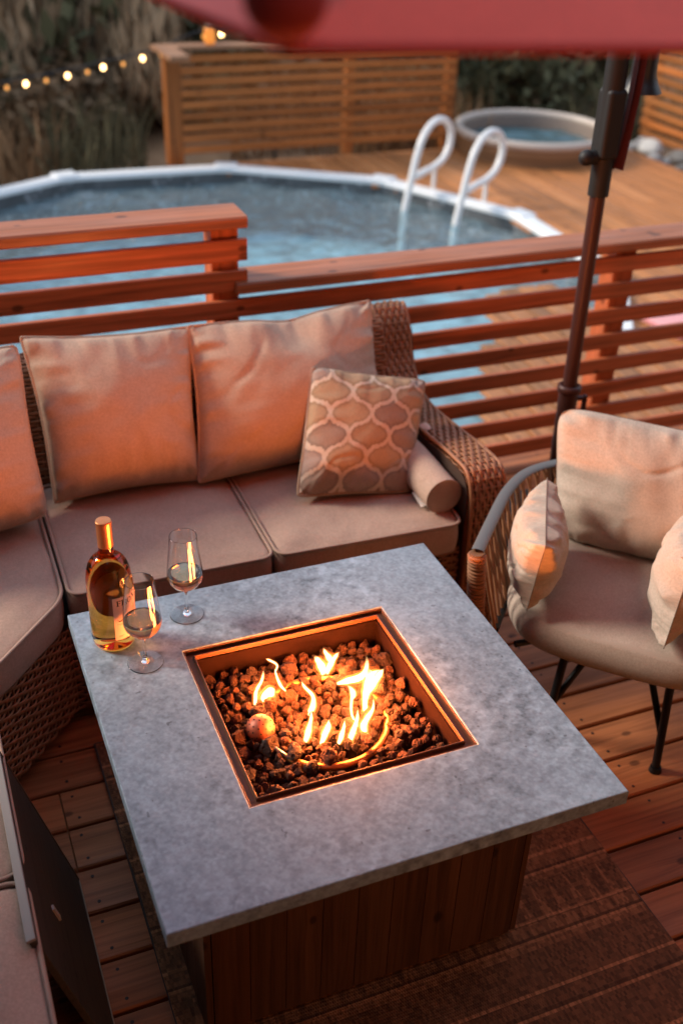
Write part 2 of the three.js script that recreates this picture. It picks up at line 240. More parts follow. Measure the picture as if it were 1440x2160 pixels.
// patio deck: boards run along x
{
  const deck = structure('patio_deck'), M = tints(0.46, 0.15, 0.054, { bump: 0.0012, rough: 0.85 }, 6, 3), r = rng(12);
  const P = 0.1335, z0 = -0.086;
  for (let k = -12; k <= 17; k++) {
    const zc = z0 + (k + 0.5) * P; let cuts = [-2.4, 3.2];
    const q = r(); cuts = k === -3 || k === -2 ? [-2.4, -0.53, 3.2] : q < 0.4 ? [-2.4, mix(-2, -0.9, r()), 3.2] : q < 0.7 ? [-2.4, mix(1.2, 2.6, r()), 3.2] : cuts;
    for (let i = 0; i + 1 < cuts.length; i++) part('board', boardAt('x', cuts[i + 1] - cuts[i] - 0.004, 0.032, P - 0.0085, (cuts[i] + cuts[i + 1]) / 2, -0.016 + (r() - 0.5) * 0.0014, zc, 0.004), M[Math.floor(r() * M.length)], deck);
  }
  const heads = []; for (let k = -12; k <= 17; k++) for (const x of [-1.9, -1.2, -0.5, 0.2, 0.9, 1.6, 2.3, 3.0]) for (const s of [-0.038, 0.038]) heads.push(new THREE.CylinderGeometry(0.0042, 0.0042, 0.002, 8).translate(x + (r() - 0.5) * 0.012, -0.0002, z0 + (k + 0.5) * P + s));
  part('screw', join(heads), std(0.05, 0.035, 0.03, 0.6, { metalness: 0.6 }), deck).userData.kind = 'stuff';
  const J = wood(0.12, 0.05, 0.03);
  for (const x of [-1.9, -1.2, -0.5, 0.2, 0.9, 1.6, 2.3, 3.0]) part('joist', boardAt('z', 3.95, 0.14, 0.045, x, -0.105, 0.28), J, deck);
  part('rim_joist', boardAt('x', 5.6, 0.5, 0.04, 0.4, -0.29, -1.73), J, deck);
}
// pool deck: boards run along z, cut round the pool
{
  const deck = structure('pool_deck'), M = tints(0.55, 0.225, 0.08, { bump: 0.0012, rough: 0.9 }, 6, 9), r = rng(5), P = 0.142, T = 0.032, XR = 6.45, ZF = -8.32, ZN = -1.85;
  const put = (x, a, b) => part('board', boardAt('z', b - a, T, P - 0.009, x, DECK_Y - T / 2 + (r() - 0.5) * 0.001, (a + b) / 2, 0.004), M[Math.floor(r() * M.length)], deck);
  for (let x = 1.28; x < XR; x += P) {
    const dx = Math.abs(x - POOL.x), R = 2.74, h = dx < R ? Math.sqrt(R * R - dx * dx) : 0;
    if (!h) { const c = mix(-6.5, -3, r()); put(x, ZF, c - 0.002); put(x, c + 0.002, ZN); } else { put(x, ZF, POOL.z - h); if (x > 3.3) put(x, POOL.z + h, ZN); }
  }
  const J = wood(0.16, 0.07, 0.035); for (const z of [-8.2, -3.4, -2.0]) part('joist', boardAt('x', 2.5, 0.14, 0.045, 5.2, DECK_Y - 0.105, z), J, deck);
  part('rim_joist', boardAt('z', 6.4, 0.16, 0.04, XR + 0.02, DECK_Y - 0.09, -5.1), J, deck);
}
// wooden platform reaching over the near side of the pool
{
  const deck = structure('pool_platform'), M = tints(0.44, 0.19, 0.078, { bump: 0.0012, rough: 0.9 }, 5, 19), r = rng(15), P = 0.142, y = -0.42, T = 0.034;
  for (let x = 1.35; x < 3.34; x += P) {
    const far = x < 3.0 ? -2.64 - (x - 1.937) * 1.70 : -4.36, a = Math.min(-2.0, far), b = -1.76;
    part('board', boardAt('z', b - a, T, P - 0.018, x, y - T / 2, (a + b) / 2, 0.005), M[Math.floor(r() * M.length)], deck);
  }
  const J = wood(0.2, 0.09, 0.045);
  for (const z of [-1.9, -2.35, -2.9, -3.5, -4.1]) { const xl = z > -2.64 ? 1.4 : 1.937 + (-2.64 - z) / 1.7; part('joist', boardAt('x', 3.35 - xl - 0.05, 0.05, 0.04, (3.35 + xl) / 2, y - T - 0.026, z), J, deck); }
}

// ---------------------------------------------------------------- slatted fences
const FENCE = tints(0.56, 0.145, 0.05, { bump: 0.0009, rough: 0.72 }, 5, 21), FENCE_TOP = wood(0.46, 0.15, 0.062, { rough: 0.6 });
{
  const f = thing('slat_fence', 'stained red cedar slat fence behind the wicker sofa, stepping down beside the pool', 'fence', [0.9, 0, -1.64]), r = rng(31), pick = () => FENCE[Math.floor(r() * FENCE.length)];
  const z = -1.632, T = 0.022, H = 0.061;
  const hi = [[0.953, 1.024], [0.853, 0.922]];
  for (const [a, b] of hi) part('slat', boardAt('x', 2.54, T, b - a, 0, 0, 0, 0.003).rotateX(-Math.PI / 2).translate(-0.91, (a + b) / 2, z), pick(), f);
  for (let k = 0; k < 8; k++) { const b = 0.823 - k * 0.1035; part('slat', boardAt('x', 5.2, T, H, 0, 0, 0, 0.003).rotateX(-Math.PI / 2).translate(0.55, b - H / 2, z), pick(), f); }
  for (const x of [-2.0, -0.9, 0.293]) part('post', boardAt('y', 1.065, 0.09, 0.09, x, 0.5325, z - 0.058, 0.004), pick(), f);
  for (const x of [1.86, 3.05]) part('post', boardAt('y', 0.848, 0.09, 0.09, x, 0.424, z - 0.058, 0.004), pick(), f);
  part('cap_rail', boardAt('x', 2.6, 0.038, 0.155, -0.945, 1.084, -1.675, 0.006), FENCE_TOP, f, 'upper cap rail');
  part('cap_rail', boardAt('x', 2.84, 0.038, 0.155, 1.737, 0.868, -1.672, 0.006), FENCE_TOP, f, 'lower cap rail');
}
{
  const M = tints(0.42, 0.14, 0.036, { rough: 0.85 }, 5, 41), r = rng(33), pick = () => M[Math.floor(r() * M.length)], y0 = DECK_Y;
  const f = thing('slat_fence', 'long brown slat fence at the far edge of the pool deck', 'fence', [3.2, y0, -8.36]);
  for (let k = 0; k < 9; k++) part('slat', boardAt('x', 2.82, 0.02, 0.068, 0, 0, 0).rotateX(-Math.PI / 2).translate(3.24, y0 + 0.92 - k * 0.098, -8.345), pick(), f);
  for (const [x, w] of [[1.83, 0.14], [3.55, 0.09], [4.62, 0.1]]) part('post', boardAt('y', 0.99, w, w, x, y0 + 0.495, -8.4, 0.006), pick(), f);
  part('cap_rail', boardAt('x', 3.1, 0.04, 0.16, 3.22, y0 + 1.01, -8.39), wood(0.38, 0.19, 0.1), f);
  part('cap_rail', boardAt('z', 0.5, 0.04, 0.17, 1.765, y0 + 1.0135, -8.06), wood(0.38, 0.19, 0.1), f);
}
{
  const M = tints(0.42, 0.145, 0.04, { rough: 0.85 }, 5, 51), r = rng(35), pick = () => M[Math.floor(r() * M.length)], y0 = DECK_Y - 0.25, X = 7.15;
  const f = thing('slat_fence', 'brown slat fence with wide gaps running along the right side of the pool deck', 'fence', [X, y0, -6.4]);
  for (let k = 0; k < 10; k++) part('slat', boardAt('z', 4.2, 0.02, 0.075, 0, 0, 0).rotateZ(Math.PI / 2).translate(X, y0 + 1.25 - k * 0.115, -6.5), pick(), f);
  for (const z of [-8.55, -7.0, -5.4]) part('post', boardAt('y', 1.36, 0.09, 0.09, X + 0.058, y0 + 0.68, z, 0.006), pick(), f);
  part('cap_rail', boardAt('z', 4.3, 0.04, 0.14, X + 0.03, y0 + 1.38, -6.5), wood(0.5, 0.22, 0.1), f);
}
// ---------------------------------------------------------------- pool
{
  const N = 12, R = POOL.R, P = thing('swimming_pool', 'round above-ground pool with white rim and dark pebble liner beyond the fence', 'swimming pool', [POOL.x, -1.78, POOL.z]);
  const ang = (k) => ((k * 30 - 13) * Math.PI) / 180, vert = (k, r, y) => V(POOL.x + r * Math.sin(ang(k)), y, POOL.z - r * Math.cos(ang(k)));
  const white = std(0.78, 0.78, 0.77, 0.35), ring = [];
  const liner = LINER.clone(); liner.repeat.set(1.1, 1.1); liner.needsUpdate = true;
  part('liner', surf((u, v) => { const k = u * N, a = Math.floor(k), t = k - a; return vert(a, R - 0.06, 0).lerp(vert(a + 1, R - 0.06, 0), t).setY(mix(-1.72, POOL.rim - 0.01, v)); }, N * 4, 8, 17.6, 1.22), new THREE.MeshStandardMaterial({ map: liner, roughness: 0.5, side: THREE.DoubleSide }), P);
  part('wall', surf((u, v) => { const k = u * N, a = Math.floor(k), t = k - a; return vert(a, R - 0.02, 0).lerp(vert(a + 1, R - 0.02, 0), t).setY(mix(-1.78, POOL.rim - 0.02, v)); }, N * 4, 2, 17.6, 1.22), std(0.5, 0.5, 0.5, 0.6, { side: THREE.DoubleSide }), P);
  const fl = LINER_FLOOR.clone(); fl.repeat.set(0.5, 0.5); fl.needsUpdate = true;
  const floor = new THREE.CircleGeometry(R - 0.03, 48).rotateX(-Math.PI / 2).translate(POOL.x, -1.06, POOL.z); { const uv = floor.attributes.uv, p = floor.attributes.position; for (let i = 0; i < uv.count; i++) uv.setXY(i, p.getX(i), p.getZ(i)); }
  part('liner_floor', floor, std(1, 1, 1, 0.7, { map: fl }), P);
  for (let k = 0; k < N; k++) {
    const a = vert(k, R, POOL.rim), b = vert(k + 1, R, POOL.rim), L = a.distanceTo(b), th = Math.atan2(-(b.z - a.z), b.x - a.x), m = a.clone().add(b).multiplyScalar(0.5);
    part('rim_segment', rbox(L - 0.02, 0.05, 0.15, 0.018, 0, 0, 0).rotateY(th).translate(m.x, POOL.rim - 0.01, m.z), white, P);
    part('corner_cap', rbox(0.22, 0.068, 0.185, 0.025, 0, 0, 0, 3).rotateY((th + Math.atan2(-(a.z - vert(k - 1, R, 0).z), a.x - vert(k - 1, R, 0).x)) / 2 + (k === 0 ? 0 : 0)).rotateY(0).translate(0, 0, 0).applyMatrix4(new THREE.Matrix4().makeTranslation(a.x, POOL.rim - 0.005, a.z)), white, P);
  }
  // water with gentle ripples, as one sheet
  const rip = (x, z) => 0.06 * (fbm(x * 2.2 + 20, z * 3.4 + 20, 4, 0, 0, 12) - 0.5) + 0.03 * (n2(x * 9 + 5, z * 13 + 5, 0, 0, 3) - 0.5) + 0.0025 * (n2(x * 24, z * 30, 0, 0, 6) - 0.5);
  const w = surf((u, v) => { const a = u * Math.PI * 2, r = v * (R - 0.06) * (0.966 + 0.034 * Math.abs(Math.cos(a * 6))); const x = POOL.x + Math.sin(a) * r, z = POOL.z + Math.cos(a) * r; return V(x, POOL.water + rip(x, z), z); }, 260, 150);
  w.index.array.reverse && w.setIndex(Array.from(w.index.array)); w.computeVertexNormals();
  structure('pool_water', w, new THREE.MeshPhysicalMaterial({ color: lin(0.6, 0.75, 0.8), roughness: 0.03, transmission: 0.86, thickness: 0, ior: 1.33, side: THREE.DoubleSide }));
}
{ // ladder: two looped rails and a leg each
  const L = thing('pool_ladder', 'white pool ladder with two looped handrails over the pool rim', 'ladder', [3.55, -0.9, -6.5]), m = std(0.8, 0.78, 0.75, 0.3);
  const o = V(0.888, 0, -0.46), prof = [[-0.02, -0.42], [-0.01, -0.1], [0.0, 0], [0.07, 0.26], [0.125, 0.44], [0.19, 0.575], [0.29, 0.665], [0.41, 0.695], [0.53, 0.655], [0.6, 0.56], [0.595, 0.455], [0.53, 0.36], [0.4, 0.305], [0.25, 0.285], [0.13, 0.265], [0.06, 0.26]];
  for (const [x, z] of [[3.415, -6.747], [3.65, -6.246]]) {
    const at = (q) => V(x, POOL.water, z).addScaledVector(o, q[0]).add(V(0, q[1], 0));
    const rail = part('handrail', tube(prof.map(at), 0.03, 120, 16), m, L);
    const a = at([0.4, 0.33]), b = at([0.4, DECK_Y - POOL.water + 0.005]);
    part('leg', rod(a.toArray(), b.toArray(), 0.018), m, L);
    part('foot_flange', new THREE.CylinderGeometry(0.04, 0.04, 0.012, 20).translate(b.x, DECK_Y + 0.006, b.z), m, rail);
  }
}
{ // round hot tub sunk at the deck's far corner
  const cx = 5.42, cz = -8.05, R = 0.76, y0 = DECK_Y, h = 0.2;
  const T = thing('hot_tub', 'round tan hot tub with pale rim at the far corner of the pool deck', 'hot tub', [cx, y0, cz]);
  const shell = std(0.32, 0.16, 0.07, 0.6, { map: SPECK }), rim = std(0.5, 0.41, 0.34, 0.4), inner = std(0.2, 0.15, 0.12, 0.5, { side: THREE.DoubleSide });
  part('shell', lathe([[R - 0.03, -0.5], [R - 0.02, 0.02], [R, 0.08], [R + 0.005, h - 0.03], [R - 0.02, h - 0.02]], 64).translate(cx, y0, cz), shell, T);
  part('inner_wall', lathe([[0, -0.55], [R - 0.12, -0.5], [R - 0.07, 0.1], [R - 0.05, h - 0.02]], 64).translate(cx, y0, cz), inner, T);
  part('rim', new THREE.TorusGeometry(R - 0.01, 0.042, 14, 72).rotateX(Math.PI / 2).translate(cx, y0 + h, cz), rim, T);
  const w = surf((u, v) => { const a = u * Math.PI * 2, r = v * (R - 0.075), x = Math.sin(a) * r, z = Math.cos(a) * r; return V(cx + x, y0 + 0.07 + 0.05 * (fbm(x * 6 + 9, z * 8 + 9, 3, 0, 0, 8) - 0.5), cz + z); }, 90, 40);
  structure('tub_water', w, new THREE.MeshPhysicalMaterial({ color: lin(0.08, 0.17, 0.2), roughness: 0.04, transmission: 0.4, thickness: 0, ior: 1.33, side: THREE.DoubleSide }));
}
// ---------------------------------------------------------------- planting
const STONE = Array.from({ length: 5 }, (_, s) => { const g = mergeVertices(new THREE.IcosahedronGeometry(1, 3).deleteAttribute('normal').deleteAttribute('uv')), p = g.attributes.position; for (let i = 0; i < p.count; i++) { const v = V(p.getX(i), p.getY(i), p.getZ(i)), k = 0.7 + 0.5 * n3(v.x * 1.3 + 9, v.y * 1.3 + 9, v.z * 1.3 + 9, s) + 0.12 * n3(v.x * 5 + 20, v.y * 5 + 20, v.z * 5 + 20, s); p.setXYZ(i, v.x * k, v.y * k * 0.7, v.z * k * 0.85); } g.computeVertexNormals(); return g; });
{
  const r = rng(61), M = [std(0.5, 0.48, 0.45, 0.9), std(0.3, 0.29, 0.28, 0.9), std(0.16, 0.15, 0.14, 0.9)]; let n = 0;
  for (let i = 0; i < 46; i++) {
    const x = 6.62 + r() * 0.5, z = -8.5 + r() * 3.4, s = 0.05 + 0.09 * r(), m = shadowed(new THREE.Mesh(STONE[i % 5], M[Math.floor(r() * 3)]));
    m.name = numbered('stone'); m.position.set(x, groundY(x, z) + s * 0.35 + 0.12, z); m.scale.setScalar(s); m.rotation.set(0, r() * 6, 0); scene.add(m); meta(m, 'rounded grey or white stone in the bed beside the right hand deck edge', 'stone', 'stones between the pool deck and the right fence');
  }
}
function leafCloud(seed, count, shape, leaf, up = 0.3) {
  const r = rng(seed), pos = [], uv = [], nor = [];
  const lobes = Array.from({ length: 11 }, () => [r() - 0.5, 0.25 + 0.75 * r(), r() - 0.5, 0.22 + 0.24 * r()]);
  for (let i = 0; i < count; i++) {
    const L = lobes[Math.floor(r() * lobes.length)], a = r() * 6.283, b = Math.acos(2 * r() - 1), q = L[3] * Math.cbrt(r() * 0.8 + 0.2);
    const c = V((L[0] + Math.sin(b) * Math.cos(a) * q) * shape[0], (L[1] * 0.8 + Math.cos(b) * q) * shape[1], (L[2] + Math.sin(b) * Math.sin(a) * q) * shape[2]);
    if (c.y < 0.02) c.y = 0.02 + r() * 0.1;
    const d = V(r() - 0.5, r() - 0.5 + up, r() - 0.5).normalize(), e = V(r() - 0.5, r() - 0.5, r() - 0.5).cross(d).normalize(), l = leaf[0] * (0.6 + 0.8 * r()), w = leaf[1] * (0.6 + 0.8 * r());
    const A = c.clone(), B = c.clone().addScaledVector(d, l * 0.5).addScaledVector(e, w), C = c.clone().addScaledVector(d, l), D = c.clone().addScaledVector(d, l * 0.5).addScaledVector(e, -w);
    for (const p of [A, B, C, A, C, D]) pos.push(p.x, p.y, p.z);
  }
  const g = new THREE.BufferGeometry(); g.setAttribute('position', new THREE.Float32BufferAttribute(pos, 3)); g.computeVertexNormals(); return g;
}
{
  const kinds = [
    { leaf: [0.13, 0.034], col: [0.1, 0.098, 0.045], up: 0.5, n: 2600 },
    { leaf: [0.2, 0.018], col: [0.42, 0.29, 0.17], up: 1.2, n: 2400 },
    { leaf: [0.11, 0.036], col: [0.2, 0.125, 0.065], up: 0.2, n: 2600 },
  ].map((k, i) => ({ ...k, geo: [0, 1].map((s) => leafCloud(100 + i * 7 + s, k.n, [1, 1, 1], k.leaf, k.up)), mat: new THREE.MeshStandardMaterial({ color: lin(...k.col), roughness: 0.9, side: THREE.DoubleSide }) }));
  const bark = std(0.06, 0.045, 0.03, 0.95), looks = ['dark green leafy', 'pale dry feathery', 'brown olive small-leaved'];
  const list = [
    // x, z, height, width, kind, where
    [-0.5, -10.5, 1.7, 1.5, 0, 'at the far left edge beyond the pool'], [0.35, -11.2, 2.2, 1.7, 1, 'under the bright string bulbs at the left'], [0.9, -10.6, 0.95, 1.3, 2, 'low beside the pool rim at the left'], [1.4, -10.8, 1.9, 1.5, 1, 'left of the far fence post'], [2.2, -11.6, 2.4, 2.0, 0, 'behind the cap corner of the far fence'],
    [-1.0, -11.8, 2.9, 2.2, 2, 'tall in the top left corner'], [0.6, -13.0, 3.0, 2.4, 0, 'high above the string lights'], [3.4, -11.4, 2.0, 2.0, 2, 'behind the middle of the far fence'], [4.9, -10.0, 1.2, 0.9, 0, 'behind the left end of the hot tub'], [6.0, -10.1, 1.25, 1.3, 0, 'behind the right side of the hot tub'], [6.9, -10.6, 1.6, 1.4, 2, 'behind the umbrella pole beyond the deck'], [5.4, -12.4, 1.9, 1.8, 1, 'up the slope behind the hot tub'], [1.6, -13.6, 2.6, 2.2, 1, 'up the slope under the canopy edge'], [8.0, -11.6, 2.0, 1.8, 0, 'beyond the right hand fence'], [-1.7, -9.4, 1.6, 1.4, 1, 'outside the pool at the left'], [0.1, -10.2, 0.7, 0.9, 1, 'in the grass next to the pool rim'],
  ];
  const r = rng(70);
  for (const [x, z, h, w, k, where] of list) {
    const K = kinds[k], y = groundY(x, z) - 0.03, t = thing('shrub', `${looks[k]} shrub ${where}`, 'shrub', [x, y, z], null); t.rotation.y = r() * 6.28;
    const stems = []; for (let i = 0; i < 7; i++) { const a = r() * 6.28, q = 0.1 + 0.35 * r(); stems.push(rod([0, 0, 0], [Math.cos(a) * q * w, (0.4 + 0.4 * r()) * h, Math.sin(a) * q * w], 0.02, 0.006, 6)); }
    const s = shadowed(new THREE.Mesh(join(stems), bark)); s.name = 'trunk'; t.add(s);
    const c = shadowed(new THREE.Mesh(K.geo[Math.floor(r() * 2)], K.mat)); c.name = 'crown'; c.scale.set(w, h, w); t.add(c);
  }
  // dry grass over the slope, one mass
  const blade = new THREE.BufferGeometry(); blade.setAttribute('position', new THREE.Float32BufferAttribute([-0.012, 0, 0, 0.012, 0, 0, 0.03, 0.55, 0.02, -0.012, 0, 0, 0.03, 0.55, 0.02, 0.012, 0.58, 0.025, 0.012, 0.58, 0.025, 0.03, 0.55, 0.02, 0.12, 1, 0.09], 3)); blade.computeVertexNormals();
  const n = 15000, g = new THREE.InstancedMesh(blade, new THREE.MeshStandardMaterial({ color: 0xffffff, roughness: 0.95, side: THREE.DoubleSide }), n), m4 = new THREE.Matrix4(), q = new THREE.Quaternion(), e = new THREE.Euler(), c = new THREE.Color();
  let i = 0; while (i < n) {
    const x = -5 + 18 * r(), z = -8.75 - Math.pow(r(), 1.6) * 15; if (x > 1.75 && x < 7 && z > -8.6) continue;
    const d = fbm(x * 0.9 + 30, z * 0.9 + 30, 3, 0, 0, 90); if (d < 0.44) continue;
    const s = (0.25 + 0.75 * r()) * mix(0.5, 1.15, d); e.set((r() - 0.5) * 0.7, r() * 6.28, (r() - 0.5) * 0.7); q.setFromEuler(e); m4.compose(V(x, groundY(x, z) - 0.02, z), q, V(1, s, 1)); g.setMatrixAt(i, m4);
    const t = r(), w = fbm(x * 0.6 + 3, z * 0.6 + 3, 2, 0, 0, 95); if (w > 0.5) c.setRGB(0.2 + 0.24 * t * t, 0.115 + 0.13 * t * t, 0.052 + 0.065 * t * t); else c.setRGB(0.09 + 0.07 * t, 0.077 + 0.055 * t, 0.036 + 0.03 * t); g.setColorAt(i, c); i++;
  }
  g.name = 'dry_grass'; shadowed(g); meta(g, 'dry brown and olive grass covering the slope beyond the pool', 'grass', null, 'stuff'); scene.add(g);
}
{ // string of bulbs over the grass
  const S = thing('string_lights', 'string of glowing bulbs sagging across the slope above the pool', 'string lights', [1.5, -0.7, -9.2]);
  const P = [[-0.3, -0.02], [0.487, 0.046], [0.66, 0.073], [0.847, 0.095], [1.046, 0.129], [1.232, 0.156], [1.382, 0.192], [1.572, 0.215], [1.76, 0.26], [1.944, 0.279], [2.086, 0.355], [2.364, 0.436], [2.538, 0.453]];
  part('wire', tube([...P.map(([x, y]) => [x, y + 0.055, -9.2]), [3.1, 0.62, -9.2]], 0.009, 80, 6), std(0.02, 0.02, 0.02, 0.6), S);
  for (const x of [-0.31, 3.08]) part('pole', rod([x, groundY(x, -9.2), -9.2], [x, x < 0 ? 0.05 : 0.63, -9.2], 0.02), std(0.05, 0.04, 0.03, 0.8), S);
  const hot = new THREE.MeshStandardMaterial({ color: 0x111111, emissive: lin(1, 0.6, 0.24), emissiveIntensity: 14 }), dim = new THREE.MeshStandardMaterial({ color: 0x221100, emissive: lin(1, 0.42, 0.1), emissiveIntensity: 2.2 }), cap = std(0.02, 0.02, 0.02, 0.5);
  P.slice(1).forEach(([x, y], i) => {
    const on = i % 2 === 1, b = part('bulb', new THREE.SphereGeometry(on ? 0.019 : 0.015, 16, 12).scale(1, 1.25, 1).translate(x, y, -9.2), on ? hot : dim, S, on ? 'bright white bulb' : 'dim amber bulb');
    part('socket', new THREE.CylinderGeometry(0.011, 0.013, 0.035, 10).translate(x, y + 0.043, -9.2), cap, b);
  });
  const lan = thing('lantern', 'amber glass lantern glowing on the corner of the far fence cap', 'lantern', [2.19, 0.503, -8.39]);
  part('jar', lathe([[0.001, 0.004], [0.042, 0.004], [0.048, 0.02], [0.048, 0.125], [0.03, 0.14]], 24).translate(2.19, 0.503, -8.39), new THREE.MeshStandardMaterial({ color: lin(0.3, 0.1, 0.02), emissive: lin(1, 0.33, 0.05), emissiveIntensity: 0.9, roughness: 0.3 }), lan);
  part('lid', lathe([[0.033, 0.138], [0.034, 0.17], [0.025, 0.178], [0.001, 0.18]], 20).translate(2.19, 0.503, -8.39), std(0.12, 0.07, 0.04, 0.5), lan);
}
{ // folded pink towel on the pool deck seen through the slats
  const f = [[3.75, -3.9], [4.35, -3.95], [4.4, -3.5], [3.8, -3.45]], c = slabCushion(f, DECK_Y + 0.001, DECK_Y + 0.045, { crown: 0.01, seed: 6 });
  const t = thing('towel', 'pale pink folded towel on the pool deck behind the slat fence', 'towel', [4.07, DECK_Y, -3.7]);
  part('upper_layer', c.body, fabric(0.85, 0.4, 0.4), t); part('hem', c.pipe(DECK_Y + 0.03), fabric(0.8, 0.25, 0.28), t);
}
{ // house wall and porch roof behind and above the camera
  const h = thing('house_wall', 'dark timber house wall closing the patio behind the camera', 'house wall', [0, 0, 3.2]), M = tints(0.1, 0.075, 0.06, {}, 3, 81);
  for (let k = 0; k < 15; k++) part('siding_board', boardAt('x', 14, 0.18, 0.03, 0, 0.09 + k * 0.181, 3.2), M[k % 3], h);
  const g = thing('house_wing', 'dark timber house wing closing the left side of the patio', 'house wing', [-2.5, 0, 0.9]);
  for (let k = 0; k < 15; k++) part('siding_board', boardAt('z', 4.4, 0.18, 0.03, -2.5, 0.09 + k * 0.181, 1.0), M[k % 3], g);
  const g2 = thing('house_wing', 'dark timber house wing closing the right side of the patio', 'house wing', [3.3, 0, 1.5]);
  for (let k = 0; k < 15; k++) part('siding_board', boardAt('z', 3.4, 0.18, 0.03, 3.3, 0.09 + k * 0.181, 1.5), M[k % 3], g2);
  const D = thing('patio_door', 'warm lit glazed patio door in the house wall behind the camera', 'door', [1.3, 0, 3.15]);
  part('door_frame', join([rbox(2.1, 0.08, 0.06, 0.006, 1.3, 2.14, 3.15), rbox(2.1, 0.1, 0.06, 0.006, 1.3, 0.1, 3.15), rbox(0.08, 1.95, 0.06, 0.006, 0.29, 1.125, 3.15), rbox(0.08, 1.95, 0.06, 0.006, 2.31, 1.125, 3.15), rbox(0.08, 1.95, 0.06, 0.006, 1.3, 1.125, 3.15)]), M[1], D);
  const glow = new THREE.MeshStandardMaterial({ color: lin(0.1, 0.08, 0.06), emissive: DOOR_COLOR, emissiveIntensity: 0.5, roughness: 0.2 });
  for (const x of [0.8, 1.8]) part('lit_pane', rbox(0.92, 1.95, 0.01, 0.002, x, 1.125, 3.15), glow, D);
  const al = new THREE.RectAreaLight(DOOR_COLOR, DOOR_POWER, 1.9, 1.9); al.position.set(1.3, 1.12, 3.1); al.lookAt(1.3, 1.12, 0); scene.add(al);
  const p = thing('porch_roof', 'timber porch roof over the near edge of the patio', 'roof', [0, 2.8, 2.2]);
  for (let k = 0; k < 12; k++) part('soffit_board', boardAt('x', 14, 0.03, 0.14, 0, 2.8, 1.56 + k * 0.143), M[k % 3], p);
  for (let k = 0; k < 15; k++) part('soffit_board', boardAt('x', 1.95, 0.03, 0.14, -1.73, 2.8, -0.72 + k * 0.143), M[k % 3], p);
  part('roof_deck', boardAt('x', 1.95, 0.05, 1.9, -1.73, 2.9, 0.3), M[2], p);
  for (let k = 0; k < 12; k++) part('soffit_board', boardAt('x', 1.8, 0.03, 0.14, 2.45, 2.8, -0.29 + k * 0.143), M[k % 3], p);
  part('roof_deck', boardAt('x', 1.8, 0.05, 1.75, 2.45, 2.9, 0.5), M[2], p);
  part('fascia', boardAt('x', 14, 0.2, 0.035, 0, 2.86, 1.47), M[0], p);
  part('roof_deck', boardAt('x', 14, 0.05, 1.8, 0, 2.9, 2.4), M[1], p);
}

